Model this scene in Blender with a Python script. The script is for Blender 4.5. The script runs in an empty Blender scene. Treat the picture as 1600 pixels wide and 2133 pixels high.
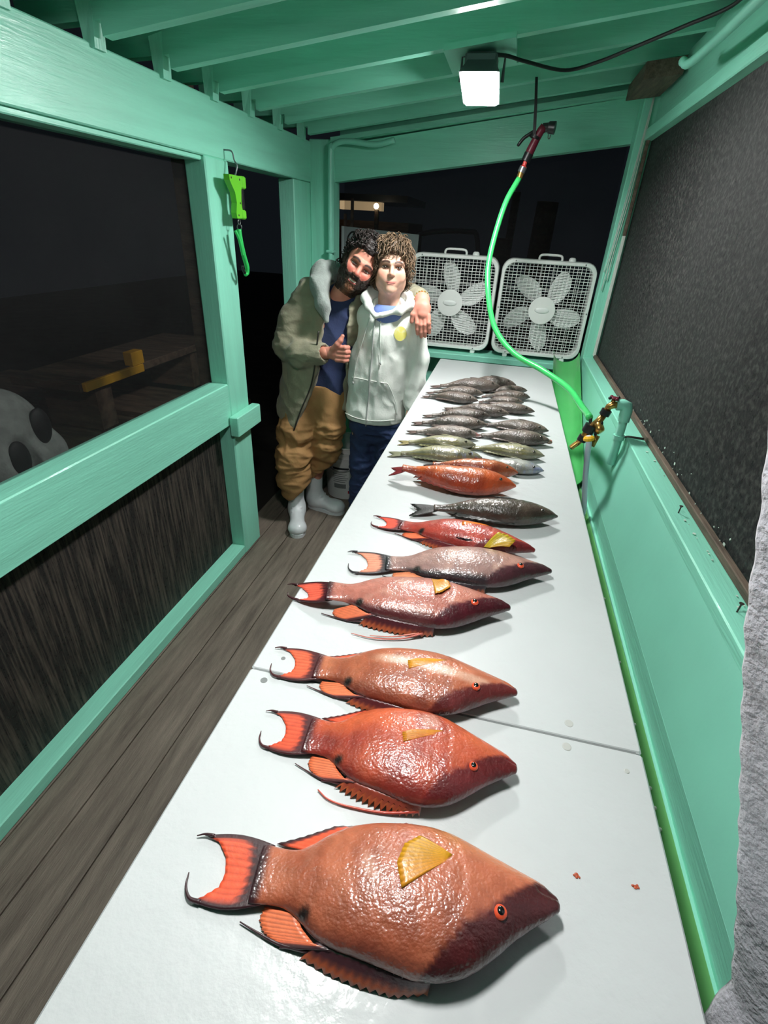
import bpy, math, random
import numpy as np
from mathutils import Vector, Matrix, noise as mnoise

random.seed(7)
rng = np.random.default_rng(7)
S = bpy.context.scene
COL = S.collection
PI = math.pi

# ------------------------------------------------------------------ camera
cam_data = bpy.data.cameras.new('camera')
cam = bpy.data.objects.new('camera', cam_data)
COL.objects.link(cam)
S.camera = cam
CAM_PITCH, CAM_YAW, CAM_ROLL = math.radians(29.6175), math.radians(-11.4375), math.radians(3.2320)
_f = Vector((math.sin(CAM_YAW)*math.cos(CAM_PITCH), math.cos(CAM_YAW)*math.cos(CAM_PITCH), -math.sin(CAM_PITCH)))
_r = Vector((math.cos(CAM_YAW), -math.sin(CAM_YAW), 0))
_u = _r.cross(_f)
_r2 = math.cos(CAM_ROLL)*_r + math.sin(CAM_ROLL)*_u
_u2 = -math.sin(CAM_ROLL)*_r + math.cos(CAM_ROLL)*_u
cam.matrix_world = Matrix(((_r2.x, _u2.x, -_f.x, 0.0), (_r2.y, _u2.y, -_f.y, 0.0), (_r2.z, _u2.z, -_f.z, 1.6), (0, 0, 0, 1)))
cam_data.sensor_fit = 'VERTICAL'
cam_data.sensor_height = 24.0
cam_data.lens = 24.0*1043.26/2133.0
cam_data.clip_start = 0.02

# ------------------------------------------------------------------ world and exposure
wd = bpy.data.worlds.new('night')
S.world = wd
wd.use_nodes = True
wd.node_tree.nodes['Background'].inputs[0].default_value = (0.010, 0.013, 0.017, 1)
wd.node_tree.nodes['Background'].inputs[1].default_value = 0.45
S.view_settings.view_transform = 'Standard'
S.view_settings.look = 'None'
S.view_settings.gamma = 1.0
S.view_settings.use_curve_mapping = False
S.view_settings.exposure = 0.0
LAMP_FAR, LAMP_NEAR = 330.0, 232.0      # emission strengths of the two LED floodlights

# ------------------------------------------------------------------ materials
def srgb(r, g, b):
    f = lambda c: ((c/255+0.055)/1.055)**2.4 if c/255 > 0.04045 else c/255/12.92
    return (f(r), f(g), f(b), 1.0)

MATS = {}
def mat(name, col, rough=0.5, var=0.0, vscale=6.0, bump=0.0, bscale=40.0, stretch=(1, 1, 1), metal=0.0, coat=0.0,
        emit=0.0, alpha=1.0, col2=None, contrast=(0.35, 0.65), attr=False, voro=0.0, vbscale=80.0, sss=0.0, trans=0.0, sheen=0.0, detail=4.0, spec=0.5, coat_rough=0.06):
    m = bpy.data.materials.new(name)
    m.use_nodes = True
    nt = m.node_tree
    N, L = nt.nodes, nt.links
    b = N['Principled BSDF']
    b.inputs['Roughness'].default_value = rough
    b.inputs['Metallic'].default_value = metal
    b.inputs['Coat Weight'].default_value = coat
    b.inputs['Coat Roughness'].default_value = coat_rough
    b.inputs['Alpha'].default_value = alpha
    b.inputs['Specular IOR Level'].default_value = spec
    b.inputs['Subsurface Weight'].default_value = sss
    b.inputs['Subsurface Radius'].default_value = (0.01, 0.004, 0.002)
    b.inputs['Transmission Weight'].default_value = trans
    b.inputs['Sheen Weight'].default_value = sheen
    b.inputs['Base Color'].default_value = col
    tc = N.new('ShaderNodeTexCoord')
    mp = N.new('ShaderNodeMapping')
    mp.inputs['Scale'].default_value = stretch
    L.new(tc.outputs['Object'], mp.inputs['Vector'])
    src = None
    if attr:
        a = N.new('ShaderNodeAttribute')
        a.attribute_name = 'Col'
        src = a.outputs['Color']
        L.new(src, b.inputs['Base Color'])
    if var > 0 or col2 is not None:
        n = N.new('ShaderNodeTexNoise')
        n.inputs['Scale'].default_value = vscale
        n.inputs['Detail'].default_value = detail
        n.inputs['Roughness'].default_value = 0.6
        L.new(mp.outputs[0], n.inputs['Vector'])
        rp = N.new('ShaderNodeMapRange')
        rp.inputs['From Min'].default_value = contrast[0]
        rp.inputs['From Max'].default_value = contrast[1]
        L.new(n.outputs['Fac'], rp.inputs['Value'])
        mx = N.new('ShaderNodeMix')
        mx.data_type = 'RGBA'
        L.new(rp.outputs[0], mx.inputs[0])
        if src is not None:
            mx.blend_type = 'MULTIPLY'
            mx.inputs[0].default_value = 1
            L.new(src, mx.inputs[6])
            v2 = N.new('ShaderNodeMix'); v2.data_type = 'RGBA'
            L.new(rp.outputs[0], v2.inputs[0])
            v2.inputs[6].default_value = (1-var, 1-var, 1-var, 1)
            v2.inputs[7].default_value = (1+var*0.5, 1+var*0.5, 1+var*0.5, 1)
            L.new(v2.outputs[2], mx.inputs[7])
            for l in list(mx.inputs[0].links): L.remove(l)
            mx.inputs[0].default_value = 1
        else:
            c2 = col2 if col2 is not None else tuple(min(1, c*(1+var)) for c in col[:3])+(1,)
            c1 = col if col2 is not None else tuple(c*(1-var) for c in col[:3])+(1,)
            mx.inputs[6].default_value = c1
            mx.inputs[7].default_value = c2
        L.new(mx.outputs[2], b.inputs['Base Color'])
    hsrc = None
    if bump > 0:
        n2 = N.new('ShaderNodeTexNoise')
        n2.inputs['Scale'].default_value = bscale
        n2.inputs['Detail'].default_value = 5
        L.new(mp.outputs[0], n2.inputs['Vector'])
        bp = N.new('ShaderNodeBump')
        bp.inputs['Strength'].default_value = bump
        bp.inputs['Distance'].default_value = 0.01
        L.new(n2.outputs['Fac'], bp.inputs['Height'])
        hsrc = bp
        L.new(bp.outputs[0], b.inputs['Normal'])
    if voro > 0:
        v = N.new('ShaderNodeTexVoronoi')
        v.inputs['Scale'].default_value = vbscale
        mp2 = N.new('ShaderNodeMapping')
        mp2.inputs['Scale'].default_value = (1.0, 1.25, 0.6)
        L.new(tc.outputs['Object'], mp2.inputs['Vector'])
        L.new(mp2.outputs[0], v.inputs['Vector'])
        bp2 = N.new('ShaderNodeBump')
        bp2.inputs['Strength'].default_value = voro
        bp2.inputs['Distance'].default_value = 0.004
        bp2.invert = True
        L.new(v.outputs['Distance'], bp2.inputs['Height'])
        if hsrc: L.new(hsrc.outputs[0], bp2.inputs['Normal'])
        L.new(bp2.outputs[0], b.inputs['Normal'])
        if coat > 0: L.new(bp2.outputs[0], b.inputs['Coat Normal'])
    elif hsrc and coat > 0:
        L.new(hsrc.outputs[0], b.inputs['Coat Normal'])
    if emit > 0:
        b.inputs['Emission Color'].default_value = col
        b.inputs['Emission Strength'].default_value = emit
    MATS[name] = m
    return m

def ramp_alpha(m, scale, lo, hi, a0, a1, stretch=(1, 1, 1)):
    """a woven screen lets more through where it is clean"""
    nt = m.node_tree
    N, L = nt.nodes, nt.links
    tc = N.new('ShaderNodeTexCoord'); mp = N.new('ShaderNodeMapping'); mp.inputs['Scale'].default_value = stretch
    n = N.new('ShaderNodeTexNoise'); n.inputs['Scale'].default_value = scale; n.inputs['Detail'].default_value = 6
    r = N.new('ShaderNodeMapRange')
    r.inputs['From Min'].default_value = lo; r.inputs['From Max'].default_value = hi
    r.inputs['To Min'].default_value = a0; r.inputs['To Max'].default_value = a1
    L.new(tc.outputs['Object'], mp.inputs['Vector']); L.new(mp.outputs[0], n.inputs['Vector'])
    L.new(n.outputs['Fac'], r.inputs['Value']); L.new(r.outputs[0], N['Principled BSDF'].inputs['Alpha'])

GREEN = srgb(140, 218, 194)
mat('green_y', GREEN, 0.42, 0.07, 3.0, 0.16, 26, (6, 0.5, 6), coat=0.12)      # boards running along the shed
mat('green_x', GREEN, 0.42, 0.07, 3.0, 0.16, 26, (0.5, 6, 6), coat=0.12)
mat('green_z', GREEN, 0.42, 0.07, 3.0, 0.16, 26, (6, 6, 0.5), coat=0.12)
mat('green_panel', srgb(142, 219, 196), 0.36, 0.05, 2.0, 0.05, 30, coat=0.2)
mat('green_pipe', srgb(142, 218, 196), 0.35, 0.05, 8, 0.05, 40, coat=0.2)
mat('bare_wood', srgb(96, 82, 70), 0.75, 0.35, 12, 0.3, 40, (5, 0.6, 5))
mat('deck', srgb(88, 79, 70), 0.62, col2=srgb(131, 120, 108), vscale=5, bump=0.35, bscale=45, stretch=(7, 0.7, 7), contrast=(0.3, 0.72))
mat('lime', srgb(84, 184, 104), 0.32, 0.06, 5, 0.03, 20, coat=0.3)
mat('lime_dark', srgb(104, 176, 104), 0.36, 0.08, 6, 0.04, 20, coat=0.25)
mat('white_plastic', srgb(199, 203, 204), 0.40, 0.025, 3.0, 0.16, 42, coat=0.16, coat_rough=0.08, spec=0.3)
mat('seam_grey', srgb(120, 124, 124), 0.6)
mat('plug_grey', srgb(186, 188, 184), 0.5)
mat('fan_white', srgb(226, 229, 226), 0.35, 0.03, 8)
mat('fan_blade', srgb(222, 226, 224), 0.38, 0.02, 8)
mat('hose_green', srgb(62, 196, 104), 0.3, 0.04, 20, coat=0.3)
mat('hose_white', srgb(205, 207, 226), 0.35, 0.04, 10)
mat('black_plastic', srgb(26, 26, 29), 0.4)
mat('black_rubber', srgb(22, 23, 26), 0.55, 0.2, 10)
mat('red_plastic', srgb(150, 34, 48), 0.35)
mat('red_bright', srgb(215, 70, 66), 0.4)
mat('maroon', srgb(104, 28, 46), 0.38)
mat('grey_metal', srgb(128, 128, 132), 0.35, metal=0.7)
mat('dark_steel', srgb(74, 70, 66), 0.5, metal=0.6)
mat('brass', srgb(190, 146, 82), 0.3, 0.2, 30, metal=0.85)
mat('yellow_plastic', srgb(234, 178, 40), 0.4)
mat('gold', srgb(214, 178, 96), 0.25, metal=0.9)
mat('scale_green', srgb(104, 196, 48), 0.4)
mat('grip_green', srgb(46, 190, 92), 0.4)
mat('floor_under', srgb(40, 36, 32), 0.9)
mat('lamp_housing', srgb(92, 92, 96), 0.45, metal=0.4)
mat('lamp_led', (1.0, 0.99, 0.97, 1), 0.4, emit=LAMP_FAR)
mat('lamp_led_near', (1.0, 0.99, 0.97, 1), 0.4, emit=LAMP_NEAR)
mat('sign_white', srgb(196, 208, 210), 0.5, 0.04, 4)
mat('ink', srgb(34, 42, 44), 0.6)
mat('cord_white', srgb(206, 214, 206), 0.7)
mat('red_label', srgb(196, 44, 44), 0.5)
mat('bucket_white', srgb(214, 216, 214), 0.38, 0.04, 8)
mat('night_ground', srgb(54, 50, 44), 0.9, 0.3, 3)
mat('dark_wood', srgb(92, 74, 60), 0.8, 0.4, 5, 0.3, 30, (1, 4, 4))
mat('yellow_paint', srgb(216, 160, 36), 0.5, 0.06, 9)
mat('pale_cloth', srgb(150, 156, 152), 0.9, 0.2, 14, 0.3, 60)
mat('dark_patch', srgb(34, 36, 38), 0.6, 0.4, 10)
mat('truck_dark', srgb(58, 62, 64), 0.35, coat=0.4)
mat('lamp_warm', (1.0, 0.86, 0.62, 1), 0.4, emit=14)
mat('porch_glow', (1.0, 0.72, 0.40, 1), 0.5, emit=0.35)  # fascia emits its own glow, standing in for porch light on the board
mat('fish_scrap', srgb(190, 84, 52), 0.35, 0.3, 60, coat=0.4)
mat('paint_flake', srgb(196, 214, 202), 0.6, 0.15, 30)

m = mat('screen_dusty', srgb(17, 18, 19), 0.75, col2=srgb(74, 74, 71), vscale=70, bump=0.15, bscale=160, contrast=(0.46, 0.74), detail=8, stretch=(1, 1, 1))
ramp_alpha(m, 60, 0.3, 0.7, 0.82, 0.97)
m = mat('screen_clear', srgb(15, 16, 18), 0.8, 0.3, 40)
ramp_alpha(m, 3, 0.3, 0.7, 0.18, 0.26)
m = mat('screen_streaked', srgb(24, 22, 21), 0.72, col2=srgb(98, 88, 78), vscale=9, bump=0.2, bscale=60, contrast=(0.44, 0.78), detail=7, stretch=(1, 11, 0.55))
ramp_alpha(m, 80, 0.3, 0.7, 0.84, 0.97)

# ------------------------------------------------------------------ mesh building
class MB:
    def __init__(self):
        self.v, self.f, self.c = [], [], []
    def add(self, vs, fs, col=None):
        o = len(self.v)
        self.v += [tuple(p) for p in vs]
        self.f += [tuple(i+o for i in q) for q in fs]
        if col is not None:
            self.c += ([col]*len(vs) if not isinstance(col, list) else col)
        return self
    def box(self, x0, x1, y0, y1, z0, z1, bev=0.0, col=None):
        if bev <= 0:
            vs = [(x, y, z) for z in (z0, z1) for y in (y0, y1) for x in (x0, x1)]
            fs = [(0, 2, 3, 1), (4, 5, 7, 6), (0, 1, 5, 4), (2, 6, 7, 3), (0, 4, 6, 2), (1, 3, 7, 5)]
            return self.add(vs, fs, col)
        # chamfered box: two inset rings
        b = min(bev, (x1-x0)/2.01, (y1-y0)/2.01, (z1-z0)/2.01)
        def ring(x0, x1, y0, y1, z, c):
            return [(x0+c, y0, z), (x1-c, y0, z), (x1, y0+c, z), (x1, y1-c, z), (x1-c, y1, z), (x0+c, y1, z), (x0, y1-c, z), (x0, y0+c, z)]
        vs = ring(x0+b, x1-b, y0+b, y1-b, z0, b*0.6) + ring(x0, x1, y0, y1, z0+b, b) + ring(x0, x1, y0, y1, z1-b, b) + ring(x0+b, x1-b, y0+b, y1-b, z1, b*0.6)
        fs = []
        for k in range(3):
            for i in range(8):
                j = (i+1) % 8
                fs.append((k*8+i, k*8+j, (k+1)*8+j, (k+1)*8+i))
        fs.append(tuple(range(7, -1, -1))); fs.append(tuple(range(24, 32)))
        return self.add(vs, fs, col)
    def hexa(self, p, col=None):       # eight corners: bottom ring then top ring
        return self.add(p, [(3, 2, 1, 0), (4, 5, 6, 7), (0, 1, 5, 4), (1, 2, 6, 5), (2, 3, 7, 6), (3, 0, 4, 7)], col)
    def prism_y(self, prof, y0, y1, col=None):   # profile in x,z counter-clockwise seen from -y
        n = len(prof)
        vs = [(x, y0, z) for x, z in prof]+[(x, y1, z) for x, z in prof]
        fs = [(i, (i+1) % n, n+(i+1) % n, n+i) for i in range(n)]
        fs.append(tuple(range(n-1, -1, -1))); fs.append(tuple(range(n, 2*n)))
        return self.add(vs, fs, col)
    def tube(self, pts, rad, n=10, caps=True, col=None):
        pts = [Vector(p) for p in pts]
        m = len(pts)
        rads = rad if isinstance(rad, (list, tuple)) else [rad]*m
        T = []
        for i in range(m):
            t = pts[min(i+1, m-1)]-pts[max(i-1, 0)]
            T.append(t.normalized() if t.length > 0 else Vector((0, 0, 1)))
        ref = Vector((0, 0, 1)) if abs(T[0].z) < 0.9 else Vector((1, 0, 0))
        a = T[0].cross(ref).normalized()
        vs, fs = [], []
        for i in range(m):
            a = (a-T[i]*a.dot(T[i])).normalized()
            b = T[i].cross(a)
            for k in range(n):
                w = 2*PI*k/n
                vs.append(pts[i]+(a*math.cos(w)+b*math.sin(w))*rads[i])
        for i in range(m-1):
            for k in range(n):
                q = (k+1) % n
                fs.append((i*n+k, i*n+q, (i+1)*n+q, (i+1)*n+k))
        if caps:
            fs.append(tuple(range(n-1, -1, -1))); fs.append(tuple((m-1)*n+k for k in range(n)))
        return self.add(vs, fs, col)
    def lathe(self, prof, n=24, c=(0, 0, 0), axis=None, col=None):   # prof: (radius, height)
        M = Matrix.Identity(3)
        if axis is not None:
            M = Vector((0, 0, 1)).rotation_difference(Vector(axis).normalized()).to_matrix()
        C = Vector(c)
        vs, fs = [], []
        for r, h in prof:
            for k in range(n):
                w = 2*PI*k/n
                vs.append(C+M @ Vector((r*math.cos(w), r*math.sin(w), h)))
        for i in range(len(prof)-1):
            for k in range(n):
                q = (k+1) % n
                fs.append((i*n+k, i*n+q, (i+1)*n+q, (i+1)*n+k))
        fs.append(tuple(range(n-1, -1, -1))); fs.append(tuple((len(prof)-1)*n+k for k in range(n)))
        return self.add(vs, fs, col)
    def ball(self, c, r, n=14, m=9, col=None, M=None):
        rx, ry, rz = r if isinstance(r, (list, tuple)) else (r, r, r)
        vs, fs = [(0, 0, -rz)], []
        for i in range(1, m):
            t = PI*i/m-PI/2
            for k in range(n):
                w = 2*PI*k/n
                vs.append((rx*math.cos(t)*math.cos(w), ry*math.cos(t)*math.sin(w), rz*math.sin(t)))
        vs.append((0, 0, rz))
        for k in range(n): fs.append((0, 1+(k+1) % n, 1+k))
        for i in range(m-2):
            for k in range(n):
                q = (k+1) % n
                fs.append((1+i*n+k, 1+i*n+q, 1+(i+1)*n+q, 1+(i+1)*n+k))
        t = len(vs)-1
        for k in range(n): fs.append((t, 1+(m-2)*n+k, 1+(m-2)*n+(k+1) % n))
        C = Vector(c)
        vs = [(M @ Vector(p) if M is not None else Vector(p))+C for p in vs]
        return self.add(vs, fs, col)
    def strip(self, A, B, thick, n=(0, 0, 1), col=None):   # flat ribbon between two polylines with thickness along n
        N = Vector(n)*thick/2
        m = len(A)
        vs = [Vector(p)+N for p in A]+[Vector(p)+N for p in B]+[Vector(p)-N for p in A]+[Vector(p)-N for p in B]
        fs = []
        for i in range(m-1):
            fs += [(i, i+1, m+i+1, m+i), (2*m+i+1, 2*m+i, 3*m+i, 3*m+i+1), (i+1, i, 2*m+i, 2*m+i+1), (m+i, m+i+1, 3*m+i+1, 3*m+i)]
        fs += [(0, m, 3*m, 2*m), (2*m-1, m-1, 3*m-1, 4*m-1)]
        return self.add(vs, fs, col)
    def mesh(self, name, material, smooth=False, angle=None):
        me = bpy.data.meshes.new(name)
        me.from_pydata([tuple(p) for p in self.v], [], self.f)
        if self.c and len(self.c) == len(self.v):
            at = me.color_attributes.new('Col', 'FLOAT_COLOR', 'POINT')
            at.data.foreach_set('color', np.array([(c[0], c[1], c[2], 1.0) for c in self.c], dtype=np.float32).ravel())
        if material: me.materials.append(MATS[material])
        if smooth:
            me.polygons.foreach_set('use_smooth', [True]*len(me.polygons))
            if angle: me.set_sharp_from_angle(angle=math.radians(angle))
        me.update()
        return me
    def build(self, name, material, parent=None, smooth=False, angle=None, **k):
        o = bpy.data.objects.new(name, self.mesh(name, material, smooth, angle))
        COL.objects.link(o)
        if parent: o.parent = parent
        tag(o, **k)
        return o

def tag(o, label=None, cat=None, group=None, kind=None):
    if label: o['label'] = label
    if cat: o['category'] = cat
    if group: o['group'] = group
    if kind: o['kind'] = kind
    return o

def thing(name, label, cat, loc=(0, 0, 0), rot=(0, 0, 0), group=None):
    o = bpy.data.objects.new(name, None)
    o.empty_display_size = 0.05
    COL.objects.link(o)
    o.location = loc
    o.rotation_euler = rot
    return tag(o, label, cat, group)

def struct(name, label=None, loc=(0, 0, 0)):
    o = bpy.data.objects.new(name, None)
    o.empty_display_size = 0.05
    COL.objects.link(o)
    o.location = loc
    o['kind'] = 'structure'
    if label: o['label'] = label
    return o

def spline(pts, n=8):
    """Catmull-Rom through points"""
    P = [Vector(p) for p in pts]
    P = [P[0]*2-P[1]]+P+[P[-1]*2-P[-2]]
    out = []
    for i in range(1, len(P)-2):
        for k in range(n):
            t = k/n
            a, b, c, d = P[i-1], P[i], P[i+1], P[i+2]
            out.append(0.5*((2*b)+(c-a)*t+(2*a-5*b+4*c-d)*t*t+(3*b-a-3*c+d)*t**3))
    out.append(P[-2])
    return out

# ------------------------------------------------------------------ the shed
ROOF_K = 0.14
def roofz(x): return 2.0+ROOF_K*(x+1.183)      # underside of the rafters

floor = struct('floor', 'weathered grey-brown deck boards running beside the table')
MB().box(-1.9, 1.2, -1.2, 3.5, -0.16, -0.035).build('subfloor', 'floor_under', floor)
pw = 0.138
for i in range(13):
    x0 = -1.318+i*(pw+0.004)
    MB().box(x0, x0+pw, -1.0, 3.34, -0.034, -0.0005*(i % 3), 0.003).build('plank', 'deck', floor)

wl = struct('wall_left', 'left side framing painted seafoam green')
MB().box(-1.29, -1.183, -1.0, 3.24, 1.800, 1.99, 0.004).build('header_beam', 'green_y', wl)
MB().box(-1.30, -1.195, -1.0, 2.075, 1.784, 1.800, 0.003).build('window_stop', 'green_y', wl)
MB().box(-1.28, -1.183, -1.0, 2.075, 0.745, 0.938, 0.004).build('mid_rail', 'green_y', wl)
MB().box(-1.27, -1.181, 2.075, 2.255, 0.0, 1.80, 0.005).build('door_post', 'green_z', wl)
MB().box(-1.18, -1.135, 2.045, 2.285, 0.695, 0.79, 0.004).build('rail_block', 'green_y', wl)
MB().box(-1.28, -1.19, 2.978, 3.24, 0.0, 1.80, 0.005).build('corner_post', 'green_z', wl)
MB().box(-1.27, -1.183, -1.0, 2.075, 0.0, 0.052, 0.004).build('bottom_rail', 'green_y', wl)
MB().box(-1.262, -1.256, -1.0, 2.08, 0.052, 0.745).build('lower_screen', 'screen_streaked', wl)
win = struct('window_1', 'large dark insect screen above the left rail')
MB().box(-1.268, -1.263, -1.0, 2.08, 0.938, 1.79).build('screen_panel', 'screen_clear', win)

wb = struct('wall_back', 'far end framing painted seafoam green')
MB().box(-1.19, -1.05, 3.22, 3.34, 0.0, 2.0, 0.004).build('end_post', 'green_z', wb)
def slanted_board(x0, x1, zb0, zb1, h0, h1, y0, y1):
    return MB().hexa([(x0, y0, zb0), (x1, y0, zb1), (x1, y1, zb1), (x0, y1, zb0), (x0, y0, zb0+h0), (x1, y0, zb1+h1), (x1, y1, zb1+h1), (x0, y1, zb0+h0)])
slanted_board(-1.06, 0.60, 1.806, 2.032, 0.168, 0.19, 3.25, 3.33).build('end_beam', 'green_x', wb)
slanted_board(-1.06, 0.60, 1.985, 2.222, 0.022, 0.022, 3.20, 3.33).build('beam_cap', 'green_x', wb)
MB().box(-1.05, 0.60, 3.20, 3.42, 0.902, 0.938, 0.004).build('sill', 'green_x', wb)
for i in range(6):
    x0 = -1.05+i*0.275
    MB().box(x0, x0+0.27, 3.30, 3.33, 0.0, 0.902, 0.003).build('board', 'green_z', wb)
MB().hexa([(-1.05, 3.345, 1.95), (0.60, 3.345, 2.17), (0.60, 3.36, 2.17), (-1.05, 3.36, 1.95), (-1.05, 3.345, 2.16), (0.60, 3.345, 2.39), (0.60, 3.36, 2.39), (-1.05, 3.36, 2.16)]).build('gable_board', 'green_x', wb)
win2 = struct('window_2', 'dark screened opening above the fans')
MB().box(-1.05, 0.50, 3.44, 3.445, 0.93, 2.05).build('screen_panel', 'screen_clear', win2)

wr = struct('wall_right', 'right side framing painted seafoam green')
MB().box(0.482, 0.60, 3.14, 3.25, 0.0, 2.21, 0.004).build('corner_post', 'green_z', wr)
MB().box(0.548, 0.58, -0.8, 3.14, 2.03, 2.26, 0.004).build('header_beam', 'green_y', wr)
MB().box(0.520, 0.58, -0.8, 3.14, 2.015, 2.062, 0.004).build('header_trim', 'green_y', wr)
MB().box(0.48, 0.60, -0.8, 3.14, 0.976, 1.006, 0.003).build('sill', 'green_y', wr)
MB().prism_y([(0.442, 0.757), (0.454, 0.757), (0.494, 0.976), (0.481, 0.978)], -0.8, 3.14).build('splash_panel', 'green_panel', wr)
MB().box(0.4425, 0.47, -0.8, 3.14, 0.56, 0.757, 0.002).build('ledger_board', 'green_y', wr)
MB().box(0.434, 0.4425, -0.8, 2.05, 0.60, 0.686, 0.002).build('ledge_strip', 'green_y', wr)
MB().box(0.535, 0.60, -0.8, 3.14, 0.0, 0.976).build('lower_wall', 'green_panel', wr)
MB().box(0.536, 0.552, -0.8, 3.14, 1.006, 1.026, 0.002).build('bare_batten', 'bare_wood', wr)
MB().box(0.530, 0.545, 3.115, 3.14, 1.02, 1.62, 0.002).build('white_trim_strip', 'cord_white', wr)
MB().box(0.530, 0.545, 3.115, 3.14, 1.62, 2.02, 0.002).build('bare_strip', 'bare_wood', wr)
win3 = struct('window_3', 'dusty black insect screen above the right sill')
sc = MB()
ny, nz = 60, 16
g = []
for j in range(nz+1):
    for i in range(ny+1):
        y, z = -0.8+3.94*i/ny, 1.006+1.03*j/nz
        e = math.sin(PI*i/ny)*math.sin(PI*j/nz)
        g.append((0.556+0.012*e*math.sin(y*3.1+1.0)+0.006*math.sin(y*9+z*4)*e, y, z))
w = ny+1
sc.add(g, [(j*w+i, j*w+i+1, (j+1)*w+i+1, (j+1)*w+i) for j in range(nz) for i in range(ny)])
sc.build('screen_panel', 'screen_dusty', win3, smooth=True)

ceil = struct('ceiling', 'sloping roof of seafoam green rafters and roof boards')
for i in range(12):
    y = 3.10-0.305*i+0.0
    z0, z1 = roofz(-1.30), roofz(0.66)
    o = MB()
    o.hexa([(-1.145, y-0.019, roofz(-1.145)-0.004), (0.66, y-0.019, z1), (0.66, y+0.019, z1), (-1.145, y+0.019, roofz(-1.145)-0.004),
            (-1.145, y-0.019, roofz(-1.145)+0.135), (0.66, y-0.019, z1+0.135), (0.66, y+0.019, z1+0.135), (-1.145, y+0.019, roofz(-1.145)+0.135)])
    o.hexa([(-1.40, y-0.019, roofz(-1.40)+0.05), (-1.145, y-0.019, roofz(-1.145)+0.03), (-1.145, y+0.019, roofz(-1.145)+0.03), (-1.40, y+0.019, roofz(-1.40)+0.05),
            (-1.40, y-0.019, roofz(-1.40)+0.135), (-1.145, y-0.019, roofz(-1.145)+0.135), (-1.145, y+0.019, roofz(-1.145)+0.135), (-1.40, y+0.019, roofz(-1.40)+0.135)])
    o.build('rafter', 'green_x', ceil)
    # chipped seat block where the rafter is notched over the header beam
    MB().hexa([(-1.200, y-0.026, 1.978), (-1.172, y-0.022, 1.978), (-1.172, y+0.022, 1.978), (-1.200, y+0.026, 1.978),
               (-1.200, y-0.034, 2.075), (-1.16, y-0.020, 2.09), (-1.16, y+0.020, 2.09), (-1.200, y+0.032, 2.075)]).build('rafter_seat', 'green_z', ceil)
for i in range(9):
    x0 = -1.42+i*0.235
    x1 = x0+0.231
    MB().hexa([(x0, -0.6, roofz(x0)+0.135), (x1, -0.6, roofz(x1)+0.135), (x1, 3.4, roofz(x1)+0.135), (x0, 3.4, roofz(x0)+0.135),
               (x0, -0.6, roofz(x0)+0.155), (x1, -0.6, roofz(x1)+0.155), (x1, 3.4, roofz(x1)+0.155), (x0, 3.4, roofz(x0)+0.155)]).build('roof_board', 'green_y', ceil)
MB().hexa([(0.39, 2.70, 2.150), (0.53, 2.70, 2.168), (0.53, 3.07, 2.168), (0.39, 3.07, 2.150), (0.39, 2.70, 2.205), (0.53, 2.70, 2.222), (0.53, 3.07, 2.222), (0.39, 3.07, 2.205)]).build('bare_block', 'bare_wood', ceil)
# ------------------------------------------------------------------ cleaning table
tb = thing('fish_cleaning_table', 'long white plastic topped cleaning table carrying the row of fish', 'table', (0, 0, 0))
SEAM_Y = 0.566
def board(y0, y1):
    return MB().box(-0.336, 0.309, y0, y1, 0.899, 0.92, 0.003)
board(-0.35, SEAM_Y-0.0005).build('top_board', 'white_plastic', tb)
board(SEAM_Y+0.0005, 3.12).build('top_board', 'white_plastic', tb)
MB().box(-0.33, 0.30, SEAM_Y-0.02, SEAM_Y+0.02, 0.89, 0.9185).build('seam_backing', 'seam_grey', tb)
MB().box(-0.30, 0.25, -0.30, 3.08, 0.86, 0.899, 0.003).build('frame', 'bare_wood', tb)
for x in (-0.27, 0.16):
    for y in (-0.22, 1.4, 3.0):
        MB().box(x-0.04, x+0.04, y-0.04, y+0.04, 0.0, 0.86, 0.004).build('leg', 'bare_wood', tb)
for x, y, r in ((-0.302, 0.545, 0.006), (0.203, 0.594, 0.007), (0.196, 0.549, 0.007), (-0.29, 0.60, 0.004), (0.28, 0.53, 0.004)):
    MB().lathe([(r*0.6, -0.003), (r, 0.0), (r, 0.0004), (r*0.8, 0.0008)], 16, (x, y, 0.92)).build('screw_plug', 'plug_grey' if x > 0 else 'seam_grey', tb)
for nm, x, y, a, lab in (('a', 0.193, 0.366, 0.5, 'small orange fish scrap lying nearer the biggest fish snout'), ('b', 0.262, 0.372, 1.9, 'small orange fish scrap lying nearer the green gutter')):
    o = MB()
    for k in range(5):
        t = a+k*1.3
        o.ball((0.003*math.cos(t)*(k > 0), 0.002*math.sin(t)*(k > 0), 0.0008), (0.0030-0.0004*k, 0.0015, 0.0009), 8, 6)
    so = o.build('fish_scrap', 'fish_scrap', None, True, label=lab, cat='fish scrap', group='scraps on the table')
    so.location = (x, y, 0.92)

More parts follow.
